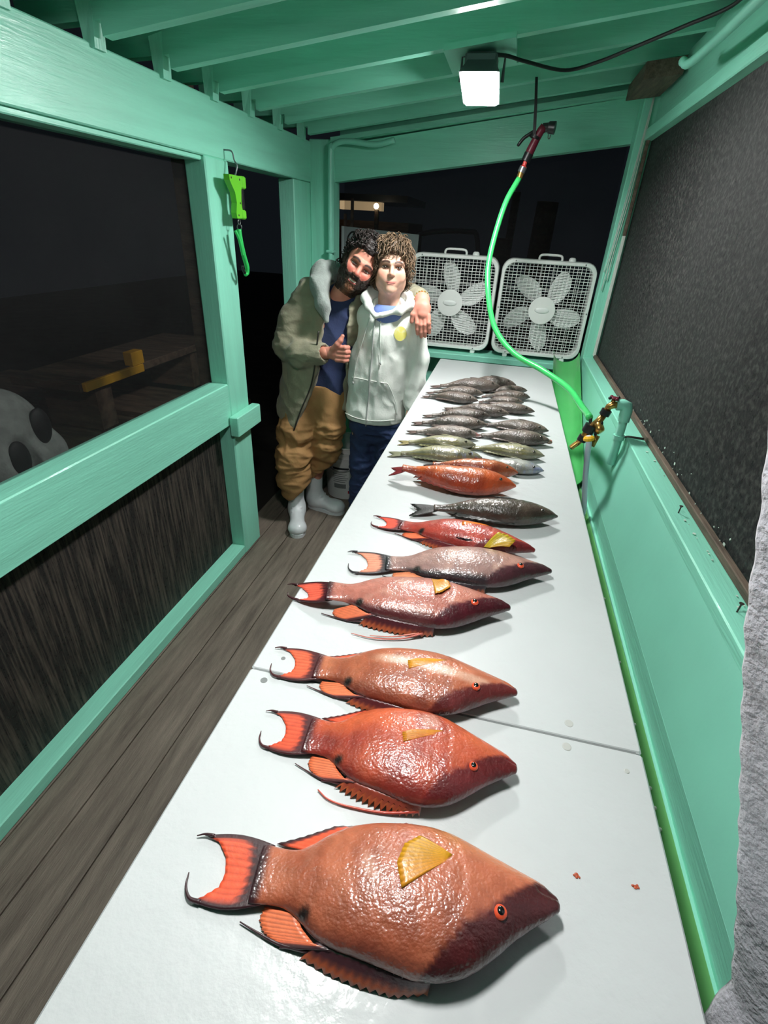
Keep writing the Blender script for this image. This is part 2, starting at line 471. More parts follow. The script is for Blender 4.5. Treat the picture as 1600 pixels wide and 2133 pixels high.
# ------------------------------------------------------------------ green gutters
def trough(p0, p1, r, th, mat_, name, parent, n=14, ends=None):
    """half-round channel from p0 to p1 (rim centre line), lips at both rims"""
    p0, p1 = Vector(p0), Vector(p1)
    ax = (p1-p0).normalized()
    side = ax.cross(Vector((0, 0, 1))).normalized()
    up = side.cross(ax)
    prof = []
    for k in range(n+1):
        w = PI*k/n
        prof.append((-r*math.cos(w), -r*math.sin(w)*0.9))
    outer = [(x*(1+th/r), z*(1+th/r)) for x, z in prof]
    ring = [(prof[0][0]-th, 0.004)]+[(x, z) for x, z in prof]+[(prof[-1][0]+th, 0.004)]+outer[::-1]
    m_ = len(ring)
    vs = [p+side*x+up*z for p in (p0, p1) for x, z in ring]
    fs = [(i, (i+1) % m_, m_+(i+1) % m_, m_+i) for i in range(m_)]
    inner = list(range(0, n+3))
    for base in (0, m_):
        q = [base+i for i in range(n+1)]
        for i in range(n):
            a_, b_ = base+1+i, base+2+i
            c_, d_ = base+m_-2-i, base+m_-1-i
            fs.append((a_, b_, c_, d_) if base else (d_, c_, b_, a_))
    return MB().add(vs, fs).build(name, mat_, parent, True, 40)
gt = thing('gutter', 'dark lime green half round gutter running along under the table edge', 'gutter')
trough((0.357, 0.37, 0.684), (0.357, 2.30, 0.664), 0.074, 0.003, 'lime_dark', 'channel', gt)
for y in (0.62, 0.66, 0.70, 0.85, 1.04, 1.30):
    MB().ball((0.422, y, 0.668), 0.004, 8, 6).build('screw', 'plug_grey', gt)
MB().box(0.292, 0.412, 0.635, 0.665, 0.665, 0.6695).build('strap', 'black_rubber', gt)
ch = thing('drain_chute', 'bright lime green half round chute sloping down from the back sill', 'gutter')
trough((0.390, 3.17, 1.018), (0.363, 2.06, 0.722), 0.069, 0.003, 'lime', 'channel', ch)

# ------------------------------------------------------------------ box fans
def rrect(w, h, r, n=6):
    pts = []
    for cx, cz, a0 in ((w-r, h-r, 0), (-w+r, h-r, 90), (-w+r, -h+r, 180), (w-r, -h+r, 270)):
        for k in range(n+1):
            a = math.radians(a0+90*k/n)
            pts.append((cx+r*math.cos(a), cz+r*math.sin(a)))
    return pts
def make_fan(label, loc, blade_a):
    W_, H_ = 0.262, 0.262
    t = thing('box_fan', label, 'fan', loc, group='white box fans on the back sill')
    cz = 0.282
    rings = [(1.0, 0.012, 0.0), (0.985, 0.0, 0.0), (0.93, 0.0, 0.0), (0.915, 0.010, 0.0), (0.915, 0.095, 0.0), (0.985, 0.1, 0.0), (1.0, 0.09, 0.0)]
    vs, fs = [], []
    for s, y, _ in rings:
        pts = rrect(W_*s, H_*s, 0.062*s)
        vs += [(x, y, cz+z) for x, z in pts]
    n = len(rrect(1, 1, 0.1))
    m_ = len(rings)
    for k in range(m_):
        k2 = (k+1) % m_
        for i in range(n):
            j = (i+1) % n
            fs.append((k*n+i, k2*n+i, k2*n+j, k*n+j))
    MB().add(vs, fs).build('frame', 'fan_white', t, True, 50)
    # grilles: thin flat bars, front and back
    for y, nm in ((0.008, 'front_grille'), (0.092, 'back_grille')):
        g = MB()
        Wi = W_*0.925
        def half(p):    # half chord inside the rounded opening
            r = 0.06; q = abs(p)
            return Wi if q < Wi-r else Wi-r+math.sqrt(max(0, r*r-(q-(Wi-r))**2))
        nx = 22 if nm == 'front_grille' else 7
        for i in range(1, nx):
            x = -Wi+2*Wi*i/nx
            h = half(x)
            g.box(x-0.0012, x+0.0012, y-0.002, y+0.002, cz-h, cz+h)
        nzv = 31 if nm == 'front_grille' else 7
        for i in range(1, nzv):
            z = -Wi+2*Wi*i/nzv
            h = half(z)
            g.box(-h, h, y-0.0032, y+0.0008, cz+z-0.0013, cz+z+0.0013)
        g.build(nm, 'fan_white', t)
    MB().lathe([(0.0, -0.008), (0.058, -0.008), (0.070, -0.004), (0.075, 0.0), (0.075, 0.004), (0.06, 0.006)], 28, (0, 0.004, cz), (0, -1, 0)).build('centre_boss', 'fan_white', t, True, 40)
    MB().ball((0, -0.002, cz), (0.042, 0.007, 0.017), 20, 8).build('badge', 'fan_blade', t, True)
    MB().lathe([(0.052, -0.035), (0.062, -0.02), (0.062, 0.02), (0.055, 0.03)], 24, (0, 0.045, cz), (0, -1, 0)).build('hub', 'fan_blade', t, True, 40)
    for k in range(5):
        a0 = blade_a+2*PI*k/5
        b = MB()
        nu, nv = 12, 7
        P = []
        for i in range(nu+1):
            u = i/nu
            rr = 0.050+0.182*u
            wd_ = 0.016+0.036*math.sin(min(1, u*1.02)*PI*0.88+0.12)
            if u > 0.9: wd_ *= math.sqrt(max(0.04, 1-((u-0.9)/0.1)**2))
            for j in range(nv+1):
                v = j/nv*2-1
                x = wd_*v
                yy = 0.045-0.022*v
                th = a0+0.22*(u-0.4)
                X = -math.sin(th)*rr+math.cos(th)*x
                Z = math.cos(th)*rr+math.sin(th)*x
                P.append((X, yy, cz+Z))
        Q = [(x, y+0.002, z) for x, y, z in P]
        w_ = nv+1
        nP = len(P)
        fs = []
        for i in range(nu):
            for j in range(nv):
                a_, b_, c_, d_ = i*w_+j, i*w_+j+1, (i+1)*w_+j+1, (i+1)*w_+j
                fs += [(a_, b_, c_, d_), (nP+d_, nP+c_, nP+b_, nP+a_)]
        edge = [i*w_ for i in range(nu+1)]+[nu*w_+j for j in range(1, nv+1)]+[i*w_+nv for i in range(nu-1, -1, -1)]+[j for j in range(nv-1, 0, -1)]
        for i in range(len(edge)):
            j = (i+1) % len(edge)
            fs.append((edge[i], edge[j], nP+edge[j], nP+edge[i]))
        b.add(P+Q, fs).build('blade', 'fan_blade', t, True, 50)
    hz = cz+H_
    MB().tube(spline([(-0.062, 0.05, hz-0.004), (-0.062, 0.05, hz+0.012), (-0.05, 0.05, hz+0.024), (0, 0.05, hz+0.026), (0.05, 0.05, hz+0.024), (0.062, 0.05, hz+0.012), (0.062, 0.05, hz-0.004)], 5),
              0.0065, 10).build('handle', 'fan_white', t, True)
    kb = MB().lathe([(0.020, 0), (0.020, 0.010), (0.016, 0.018), (0.010, 0.021)], 18, (0.118, 0.05, hz-0.002)).build('knob', 'fan_white', t, True, 40)
    for x in (-0.17, 0.17):
        MB().box(x-0.014, x+0.014, 0.004, 0.096, 0.0, 0.024, 0.004).build('foot', 'fan_white', t)
    for x, z in ((-0.19, H_*0.957), (0.19, H_*0.957), (-0.17, -H_*0.957), (0.17, -H_*0.957), (H_*0.957, 0), (-H_*0.957, 0)):
        MB().lathe([(0.004, 0), (0.004, 0.0015), (0.002, 0.002)], 8, (x, 0.0, cz+z), (0, -1, 0)).build('screw', 'grey_metal', t)
    return t
make_fan('white box fan with one blade pointing straight up, beside the boy', (-0.328, 3.262, 0.938), 0.03)
make_fan('white box fan with one blade pointing straight down, beside the corner post', (0.212, 3.258, 0.938), PI/5+0.02)

# ------------------------------------------------------------------ floodlights
def floodlight(loc, led, label, plate=True, roll=0.0, visor=0.0):
    t = thing('floodlight', label, 'lamp', loc, group='LED floodlights under the rafters')
    if plate:
        zr = roofz(loc[0])-loc[2]
        MB().hexa([(-0.125, -0.10, zr-0.028), (0.105, -0.10, zr+0.004), (0.105, 0.20, zr+0.004), (-0.125, 0.20, zr-0.028),
                   (-0.125, -0.10, zr-0.012), (0.105, -0.10, zr+0.020), (0.105, 0.20, zr+0.020), (-0.125, 0.20, zr-0.012)]).build('mounting_plate', 'green_panel', t)
        MB().box(-0.055, 0.050, -0.075, 0.025, zr-0.066, zr-0.022, 0.006).build('junction_box', 'lamp_housing', t)
    R = Matrix.Rotation(math.radians(roll), 3, 'Y') @ Matrix.Rotation(math.radians(-11.5), 3, 'X')
    def tr(mb):
        mb.v = [tuple(R @ Vector(p)) for p in mb.v]
        return mb
    tr(MB().hexa([(-0.066, -0.115, -0.004), (0.066, -0.115, -0.004), (0.066, 0.115, -0.004), (-0.066, 0.115, -0.004),
                  (-0.045, -0.085, 0.042), (0.045, -0.085, 0.042), (0.045, 0.085, 0.042), (-0.045, 0.085, 0.042)])).build('housing', 'lamp_housing', t)
    fins = MB()
    for k in range(9):
        y = -0.075+k*0.01875
        fins.box(-0.042, 0.042, y-0.002, y+0.002, 0.040, 0.056)
    tr(fins).build('heat_sink', 'lamp_housing', t)
    br = MB()
    br.tube([(-0.072, 0.0, 0.015), (-0.072, 0.0, 0.085), (0.072, 0.0, 0.085), (0.072, 0.0, 0.015)], 0.006, 8)
    br.tube([(0, 0, 0.082), (0, -0.01, max(0.10, (roofz(loc[0])-loc[2])-0.03))], 0.010, 8)
    br.build('bracket', 'lamp_housing', t)
    tr(MB().box(-0.057, 0.057, -0.106, 0.106, -0.012, -0.004, 0.003)).build('led_lens', led, t)
    if visor:
        vz = MB()
        for x0, x1, y0, y1 in ((-0.070, -0.064, -0.119, 0.119), (0.064, 0.070, -0.119, 0.119), (-0.064, 0.064, -0.119, -0.113), (-0.064, 0.064, 0.113, 0.119)):
            vz.box(x0, x1, y0, y1, -visor-0.017, -0.002)
        tr(vz).build('visor', 'lamp_housing', t)
    return t
floodlight((-0.200, 2.255, 2.036), 'lamp_led', 'lit square LED floodlight hanging from a green plate under the rafters')
floodlight((-0.22, 0.62, 2.030), 'lamp_led_near', 'lit LED floodlight over the near end of the table', True, 18)

cbl = MB().tube(spline([(-0.175, 2.215, 2.115), (-0.120, 2.25, 2.118), (-0.056, 2.348, 2.125), (0.083, 2.522, 2.140), (0.195, 2.504, 2.160), (0.304, 2.41, 2.180), (0.42, 2.295, 2.200), (0.513, 2.174, 2.212), (0.535, 2.05, 2.235)], 8), 0.0058, 8)
cbl.build('power_cable', 'black_rubber', None, True, label='black power cable looping from the lit floodlight along the rafters', cat='cable')
MB().tube(spline([(0.44, 2.30, 2.115), (0.452, 2.2, 2.095), (0.452, 1.6, 2.085), (0.452, 0.2, 2.085)], 6), 0.013, 12).build('conduit_pipe', 'green_pipe', None, True, label='green painted conduit running under the right ends of the rafters', cat='pipe')
pc = thing('conduit_pipe', 'green painted conduit climbing the corner and bending along the end beam', 'pipe')
MB().tube(spline([(-1.055, 3.183, 0.02), (-1.055, 3.183, 1.2), (-1.055, 3.183, 1.90), (-1.042, 3.183, 1.960), (-1.00, 3.183, 1.985), (-0.93, 3.183, 1.988), (-0.80, 3.183, 1.978), (-0.70, 3.183, 2.000)], 6), 0.014, 12).build('pipe', 'green_pipe', pc, True)
for z in (0.6, 1.45):
    MB().box(-1.078, -1.032, 3.165, 3.2195, z, z+0.015, 0.003).build('clip', 'green_pipe', pc)
cd = thing('white_cord', 'thin white cords hanging down the back right corner post', 'cord')
for dx, dz in ((0, 0), (0.009, 0.05), (-0.006, 0.09)):
    MB().tube(spline([(0.517+dx*0.3, 3.128, 2.19), (0.511+dx, 3.120, 1.85), (0.498+dx, 3.122, 1.55), (0.492+dx*1.6, 3.128, 1.36+dz)], 6), 0.0022, 6).build('strand', 'cord_white', cd, True)

# ------------------------------------------------------------------ hose, nozzle, tap and splitter
hs = thing('garden_hose', 'bright green garden hose hanging in a bow from the spray nozzle to the brass splitter', 'hose')
MB().tube(spline([(-0.026, 2.79, 1.824), (-0.074, 2.74, 1.708), (-0.104, 2.66, 1.510), (-0.091, 2.58, 1.378), (-0.034, 2.50, 1.224), (0.070, 2.42, 1.130), (0.203, 2.34, 1.085), (0.310, 2.20, 1.052), (0.352, 2.02, 1.030), (0.352, 1.86, 1.048), (0.349, 1.825, 1.052)], 9), 0.0125, 14).build('tube', 'hose_green', hs, True)
MB().tube([(-0.026, 2.79, 1.822), (-0.0215, 2.79, 1.845)], 0.0135, 14).build('brass_ferrule', 'brass', hs, True, 40)
nz_ = thing('spray_nozzle', 'dark red pistol spray nozzle hung by a black strap from a rafter', 'nozzle')
def tb_(name, a, b, r, m_, par, n=14): return MB().tube([a, b], r, n).build(name, m_, par, True, 40)
tb_('coupling', (-0.022, 2.79, 1.843), (-0.015, 2.79, 1.864), 0.017, 'grey_metal', nz_)
MB().lathe([(0.016, 0), (0.009, 0.006), (0.009, 0.022), (0.016, 0.028)], 14, (-0.015, 2.79, 1.864), (0.25, 0, 1)).build('red_connector', 'red_bright', nz_, True, 40)
MB().tube([(-0.008, 2.79, 1.890), (0.004, 2.79, 1.925), (0.020, 2.79, 1.965), (0.034, 2.79, 1.995), (0.046, 2.79, 2.008)], [0.018, 0.019, 0.017, 0.017, 0.019], 14).build('grip', 'maroon', nz_, True)
MB().tube([(-0.011, 2.79, 1.885), (0.000, 2.79, 1.914)], [0.0195, 0.0205], 14).build('grip_sleeve', 'black_plastic', nz_, True, 40)
MB().tube([(0.040, 2.79, 2.006), (0.062, 2.79, 2.008), (0.066, 2.79, 2.008), (0.092, 2.785, 2.006)], [0.017, 0.017, 0.022, 0.024], 16).build('spray_head', 'black_plastic', nz_, True, 40)
MB().tube(spline([(0.012, 2.785, 1.996), (-0.010, 2.78, 1.982), (-0.035, 2.78, 1.965), (-0.055, 2.78, 1.938)], 5), [0.007]*15+[0.004], 8).build('trigger', 'black_plastic', nz_, True)
MB().tube(spline([(0.068, 2.785, 1.984), (0.070, 2.785, 1.970), (0.076, 2.785, 1.968), (0.078, 2.785, 1.982)], 5), 0.0018, 6).build('wire_loop', 'dark_steel', nz_, True)
MB().strip([(-0.024, 2.772, 2.172), (-0.010, 2.772, 2.08), (0.003, 2.774, 1.975)], [(-0.013, 2.772, 2.172), (0.002, 2.772, 2.08), (0.017, 2.774, 1.975)], 0.003, (0, 1, 0)).build('strap', 'black_plastic', nz_)
MB().lathe([(0.021, -0.006), (0.024, -0.006), (0.024, 0.006), (0.021, 0.006)], 16, (0.014, 2.79, 1.972), (0.4, 0, 1)).build('strap_loop', 'black_plastic', nz_, True, 40)

st = thing('water_standpipe', 'green painted pipe and elbow rising through the splash panel', 'pipe')
MB().tube([(0.456, 1.8, 0.90), (0.456, 1.8, 1.085)], 0.0145, 14).build('riser', 'green_pipe', st, True, 40)
MB().tube([(0.456, 1.8, 0.995), (0.456, 1.8, 1.010)], 0.0195, 14).build('clamp', 'green_pipe', st, True, 40)
MB().tube([(0.456, 1.8, 1.000), (0.486, 1.80, 1.008), (0.535, 1.79, 1.010)], 0.004, 8).build('clamp_rod', 'dark_steel', st, True)
MB().tube([(0.456, 1.8, 1.06), (0.456, 1.8, 1.098), (0.452, 1.8, 1.112), (0.440, 1.8, 1.116), (0.420, 1.8, 1.114)], [0.019, 0.0195, 0.0205, 0.0195, 0.019], 14).build('elbow', 'green_pipe', st, True, 60)
tp = thing('brass_tap', 'brass tap with dull red handle screwed into the green elbow', 'tap')
MB().tube([(0.424, 1.8, 1.114), (0.408, 1.8, 1.112), (0.398, 1.8, 1.105), (0.393, 1.8, 1.090)], [0.011, 0.013, 0.012, 0.011], 12).build('body', 'brass', tp, True)
MB().tube([(0.406, 1.8, 1.112), (0.407, 1.8, 1.130)], 0.007, 10).build('stem', 'brass', tp, True)
hd = MB().ball((0.407, 1.8, 1.136), (0.016, 0.016, 0.005), 14, 6)
hd.build('handle', 'maroon', tp, True)
for k in range(4):
    a = k*PI/2+0.4
    MB().ball((0.407+0.016*math.cos(a), 1.8+0.016*math.sin(a), 1.136), 0.006, 8, 6).build('handle_lobe', 'maroon' if k % 2 else 'black_plastic', tp, True)
sp = thing('hose_splitter', 'brass hose splitter with black collars hanging from the tap', 'tap')
tb_('swivel_collar', (0.3945, 1.8, 1.093), (0.389, 1.8, 1.074), 0.0175, 'black_plastic', sp, 10)
MB().tube([(0.389, 1.8, 1.074), (0.378, 1.8, 1.050), (0.366, 1.8, 1.030)], [0.011, 0.013, 0.016], 12).build('body', 'brass', sp, True)
MB().tube([(0.376, 1.8, 1.046), (0.386, 1.79, 1.022), (0.392, 1.785, 1.016)], [0.014, 0.017, 0.013], 12).build('outlet', 'brass', sp, True)
MB().tube([(0.366, 1.8, 1.030), (0.351, 1.8, 1.010), (0.338, 1.8, 0.978), (0.324, 1.8, 0.957)], [0.015, 0.013, 0.011, 0.009], 12).build('outlet', 'brass', sp, True)
tb_('black_collar', (0.358, 1.8, 1.034), (0.350, 1.8, 1.006), 0.021, 'black_plastic', sp, 10)
tb_('black_collar', (0.343, 1.8, 0.992), (0.337, 1.8, 0.972), 0.0165, 'black_plastic', sp, 10)
tb_('drain_outlet', (0.326, 1.8, 0.962), (0.308, 1.795, 0.943), 0.0095, 'brass', sp, 12)
tb_('outlet_end', (0.309, 1.795, 0.944), (0.307, 1.795, 0.942), 0.0075, 'black_plastic', sp, 12)
MB().tube([(0.384, 1.785, 1.004), (0.372, 1.775, 0.966)], [0.009, 0.0095], 12).build('outlet', 'brass', sp, True)
for p in ((0.349, 1.79, 1.052), (0.387, 1.79, 1.045), (0.376, 1.785, 1.010)):
    MB().ball(p, (0.006, 0.004, 0.010), 8, 6).build('valve_lever', 'black_plastic', sp, True)
wh = thing('supply_hose', 'white hose dropping from the yellow connector down behind the table', 'hose')
wp = spline([(0.352, 1.775, 1.002), (0.357, 1.765, 0.985), (0.366, 1.775, 0.93), (0.383, 1.79, 0.835), (0.407, 1.80, 0.720), (0.411, 1.80, 0.66)], 7)
MB().tube(wp, 0.0098, 12).build('tube', 'hose_white', wh, True)
MB().lathe([(0.012, 0), (0.019, 0.004), (0.019, 0.012), (0.014, 0.018)], 10, (0.357, 1.768, 0.986), (-0.25, 0.1, 1)).build('yellow_connector', 'yellow_plastic', wh)

for lab, p, a in (('rusty screw standing in the green sill nearer the tap', (0.508, 1.25, 1.006), 0.25), ('rusty screw standing in the green sill nearer the towel', (0.510, 0.86, 1.006), 0.35)):
    sw = MB()
    sw.tube([(0, 0, -0.004), (0.004*a, 0, 0.018)], 0.0016, 7)
    sw.lathe([(0.0016, 0), (0.0045, 0.003), (0.0045, 0.004)], 9, (0.004*a, 0, 0.017))
    so = sw.build('rusty_screw', 'dark_steel', None, label=lab, cat='screw', group='screws in the right sill')
    so.location = p
fl = MB()
for k in range(46):
    y = 0.85+rng.random()**1.1*1.25
    r = 0.0014+0.0045*rng.random()**2
    p = Vector((0.545+0.008*rng.random(), y, 1.027+0.05*rng.random()**2.5)) if k % 3 else Vector((0.512+0.02*rng.random(), y, 1.0075))
    n_ = 6
    ring = [(p.x+(0.0005 if k % 3 else r*math.cos(2*PI*i/n_)*(0.6+0.6*rng.random())), p.y+r*math.sin(2*PI*i/n_)*(0.6+0.6*rng.random()), p.z+(r*math.cos(2*PI*i/n_)*(0.6+0.5*rng.random()) if k % 3 else 0.0006)) for i in range(n_)]
    ring2 = [(x-(0.0012 if k % 3 else 0), y_, z+(0 if k % 3 else 0.001)) for x, y_, z in ring]
    fl.add(ring+ring2, [tuple(range(n_-1, -1, -1)), tuple(range(n_, 2*n_))]+[(i, (i+1) % n_, n_+(i+1) % n_, n_+i) for i in range(n_)])
fl.build('paint_flakes', 'paint_flake', None, label='peeled paint flakes caught along the foot of the right screen', cat='paint flakes', kind='stuff')

# ------------------------------------------------------------------ hanging fish scale on the door post
sc_ = thing('hanging_scale', 'lime green hanging fish scale with a green lip grip hooked on the header beam', 'scale')
X0 = -1.128
def plate(pts, x0, x1, name, m_):
    n = len(pts)
    vs = [(x0, y, z) for y, z in pts]+[(x1, y, z) for y, z in pts]
    fs = [tuple(range(n)), tuple(range(2*n-1, n-1, -1))]+[((i+1) % n, i, n+i, n+(i+1) % n) for i in range(n)]
    return MB().add(vs, fs).build(name, m_, sc_, False)
plate([(2.130, 1.748), (2.236, 1.748), (2.240, 1.735), (2.222, 1.700), (2.216, 1.655), (2.222, 1.626), (2.234, 1.603), (2.170, 1.600), (2.165, 1.62), (2.176, 1.655), (2.168, 1.69), (2.132, 1.728)], X0-0.012, X0+0.012, 'side_plate', 'scale_green')
MB().box(X0-0.014, X0+0.014, 2.226, 2.268, 1.706, 1.750, 0.005).build('top_block', 'scale_green', sc_)
MB().box(X0-0.014, X0+0.014, 2.212, 2.252, 1.598, 1.632, 0.005).build('bottom_block', 'scale_green', sc_)
MB().box(X0-0.010, X0+0.010, 2.232, 2.252, 1.632, 1.706, 0.003).build('dark_grip', 'black_plastic', sc_)
for y, z in ((2.146, 1.738), (2.214, 1.736), (2.205, 1.655), (2.185, 1.612), (2.225, 1.614)):
    MB().ball((X0+0.012, y, z), (0.002, 0.004, 0.004), 8, 6).build('screw', 'dark_steel', sc_)
MB().tube(spline([(-1.184, 2.232, 1.835), (-1.150, 2.232, 1.830), (-1.140, 2.23, 1.80), (X0, 2.225, 1.785), (X0, 2.215, 1.762), (X0, 2.20, 1.746)], 6), 0.003, 8).build('hook', 'grey_metal', sc_, True)
def ring_(c, r, rr, ax, name, m_):
    pts = [(c[0]+r*math.cos(2*PI*k/16)*(0 if ax == 'x' else 1), c[1]+r*math.cos(2*PI*k/16)*(1 if ax == 'x' else 0), c[2]+r*math.sin(2*PI*k/16)) for k in range(17)]
    MB().tube(pts, rr, 6).build(name, m_, sc_, True)
ring_((X0, 2.205, 1.588), 0.010, 0.002, 'x', 'ring', 'grey_metal')
ring_((X0, 2.204, 1.570), 0.010, 0.002, 'y', 'ring', 'grey_metal')
MB().tube(spline([(X0, 2.197, 1.562), (X0+0.002, 2.200, 1.520), (X0+0.004, 2.215, 1.465), (X0+0.004, 2.236, 1.42), (X0+0.002, 2.238, 1.395), (X0, 2.222, 1.388)], 6), [0.010]*20+[0.009]*6+[0.008]*5, 10).build('lip_grip_arm', 'grip_green', sc_, True)
MB().tube(spline([(X0, 2.165, 1.556), (X0+0.006, 2.178, 1.530), (X0+0.008, 2.192, 1.49), (X0+0.006, 2.200, 1.465)], 6), 0.006, 8).build('lip_grip_trigger', 'grip_green', sc_, True)
MB().tube(spline([(X0, 2.22, 1.395), (X0, 2.205, 1.41), (X0, 2.202, 1.425)], 5), 0.006, 8).build('lip_grip_jaw', 'black_plastic', sc_, True)

# ------------------------------------------------------------------ bucket
bk = thing('bucket', 'white plastic bucket with printed labels standing behind the man', 'bucket', (-0.875, 2.96, 0.0))
MB().lathe([(0.118, 0.0), (0.125, 0.004), (0.140, 0.29), (0.147, 0.292), (0.147, 0.302), (0.142, 0.304), (0.143, 0.325), (0.151, 0.327), (0.151, 0.338), (0.145, 0.340), (0.146, 0.366), (0.152, 0.370), (0.150, 0.376), (0.138, 0.374), (0.134, 0.30), (0.120, 0.012), (0.0, 0.010)], 40).build('pail', 'bucket_white', bk, True, 35)
MB().tube(spline([(-0.150, 0, 0.33), (-0.12, -0.11, 0.26), (0.0, -0.160, 0.22), (0.12, -0.11, 0.26), (0.150, 0, 0.33)], 6), 0.0028, 6).build('bail_handle', 'grey_metal', bk, True)
def decal(a0, a1, z0, z1, name, m_, off=0.0006):
    n = 8
    A, B = [], []
    for k in range(n+1):
        a = a0+(a1-a0)*k/n
        for z, dst in ((z0, A), (z1, B)):
            r = 0.125+(z-0.004)*0.0524+off
            dst.append((r*math.cos(a), r*math.sin(a), z))
    m_b = MB()
    m_b.add(A+B, [(i, i+1, n+1+i+1, n+1+i) for i in range(n)])
    return m_b.build(name, m_, bk)
D = math.radians
decal(D(-112), D(-66), 0.222, 0.236, 'black_print_bar', 'ink')
for k in range(5):
    decal(D(-112), D(-76+4*(k % 3)), 0.13+0.014*k, 0.135+0.014*k, 'grey_print_line', 'seam_grey')
decal(D(-110), D(-74), 0.085, 0.118, 'grey_print_block', 'seam_grey')
for k in range(7):
    z = 0.165+0.011*k
    w_ = 9*math.sqrt(max(0.05, 1-((k-3)/3.6)**2))
    decal(D(-50-w_), D(-50+w_), z, z+0.0112, 'black_print_oval', 'ink')
decal(D(-68), D(-34), 0.048, 0.068, 'red_print_bar', 'red_label')

# ------------------------------------------------------------------ sign outside the far opening
sg = thing('hand_lettered_sign', 'pale board with dark hand lettering standing behind the two people', 'sign', (-0.83, 3.52, 0))
MB().hexa([(-0.263, 0.0, 1.12), (0.225, 0.0, 1.12), (0.225, 0.014, 1.12), (-0.263, 0.014, 1.12), (-0.263, 0.0, 1.592), (0.240, 0.0, 1.568), (0.240, 0.014, 1.568), (-0.263, 0.014, 1.592)]).build('board', 'sign_white', sg)
def stroke(pts, name): MB().tube(spline(pts, 6), 0.0055, 6).build(name, 'ink', sg, True)
stroke([(-0.168, -0.002, 1.562), (-0.195, -0.002, 1.560), (-0.216, -0.002, 1.535), (-0.218, -0.002, 1.505), (-0.200, -0.002, 1.480), (-0.172, -0.002, 1.478)], 'letter_c')
stroke([(-0.140, -0.002, 1.562), (-0.139, -0.002, 1.52), (-0.138, -0.002, 1.478), (-0.110, -0.002, 1.476)], 'letter_l')
for x, z in ((-0.245, 1.66), (-0.200, 1.745)):
    MB().box(x-0.008, x+0.008, 0.015, 0.033, 0.0, z).build('stake', 'dark_wood', sg)

# ------------------------------------------------------------------ towel hanging at the right
tw = thing('hanging_towel', 'pale grey waffle towel hanging in the near right corner by the splash panel', 'towel')
nu, nv = 26, 70
prof = [(1.50, .222, .46), (1.454, .230, .45), (1.388, .2455, .44), (1.291, .267, .43), (1.178, .3016, .42), (1.056, .337, .40), (.927, .371, .37), (.828, .391, .34), (.778, .3815, .33), (.700, .380, .31)]
zs = [p[0] for p in prof][::-1]
def left_edge(z): return float(np.interp(z, zs, [p[1] for p in prof][::-1])), float(np.interp(z, zs, [p[2] for p in prof][::-1]))
P = []
for j in range(nv+1):
    z = 1.50-(1.50-0.70)*j/nv
    xl, yl = left_edge(z)
    for i in range(nu+1):
        u = i/nu
        x = xl+0.035*u+0.010*math.sin(u*11+z*6)*min(1, u*4)+0.010*math.sin(min(u*4, 1)*PI*.5)+0.0012*math.sin(z*420)
        y = yl-0.24*u
        P.append((x, y, z))
w_ = nu+1
mbt = MB().add(P+[(x+0.002, y+0.007, z) for x, y, z in P], [(j*w_+i, (j+1)*w_+i, (j+1)*w_+i+1, j*w_+i+1) for j in range(nv) for i in range(nu)] + [(len(P)+j*w_+i, len(P)+j*w_+i+1, len(P)+(j+1)*w_+i+1, len(P)+(j+1)*w_+i) for j in range(nv) for i in range(nu)] +
               [(j*w_, len(P)+j*w_, len(P)+(j+1)*w_, (j+1)*w_) for j in range(nv)] + [(nv*w_+i, len(P)+nv*w_+i, len(P)+nv*w_+i+1, nv*w_+i+1) for i in range(nu)])
mat('towel', srgb(196, 194, 204), 0.95, 0.08, 30, 0.5, 150, sheen=0.3)
mbt.build('cloth', 'towel', tw, True)
MB().tube([(0.225, 0.47, 1.503), (0.262, 0.20, 1.503), (0.56, 0.12, 1.503)], 0.006, 8).build('hanging_rod', 'dark_steel', tw, True)

# ------------------------------------------------------------------ outside, seen through the screens
gd = MB().box(-14, 10, -4, 26, -0.75, -0.7)
go = gd.build('ground', 'night_ground', None, kind='structure')
MB().box(-1.47, -1.38, 2.30, 2.40, -0.7, 2.1, 0.004).build('outer_post', 'dark_wood', None, label='bare brown wooden post just outside the left screen', cat='post')
pl = thing('dock_platform', 'low brown timber platform outside the left screen', 'platform')
for k in range(7):
    MB().box(-3.6, -1.62, 1.05+k*0.3, 1.33+k*0.3, 0.46+0.03*(k % 2), 0.52+0.03*(k % 2), 0.006).build('plank', 'dark_wood', pl)
for x in (-3.4, -1.8):
    for y in (1.2, 2.9):
        MB().box(x-0.06, x+0.06, y-0.06, y+0.06, -0.7, 0.46).build('leg', 'dark_wood', pl)
yb = thing('yellow_edged_bench', 'dark timber bench with a bright yellow painted edge', 'bench')
MB().box(-2.42, -2.0, 2.08, 3.4, 0.80, 0.845, 0.005).build('seat_board', 'dark_wood', yb)
MB().box(-1.999, -1.975, 2.09, 2.55, 0.805, 0.850, 0.003).build('yellow_edge', 'yellow_paint', yb)
MB().box(-2.03, -1.975, 2.46, 2.56, 0.851, 0.925, 0.003).build('yellow_cleat', 'yellow_paint', yb)
for y in (2.2, 3.1):
    MB().box(-2.36, -2.03, y, y+0.12, 0.56, 0.80).build('leg', 'dark_wood', yb)
lg = MB()
lp = spline([(-1.72, 1.90, 0.618), (-1.71, 2.05, 0.612), (-1.70, 2.25, 0.616), (-1.70, 2.45, 0.610)], 8)
lg.tube(lp, [0.055+0.006*math.sin(i*1.3) for i in range(len(lp))], 10)
lg.build('driftwood_log', 'dark_wood', None, True, label='rounded brown log lying on the platform', cat='log')
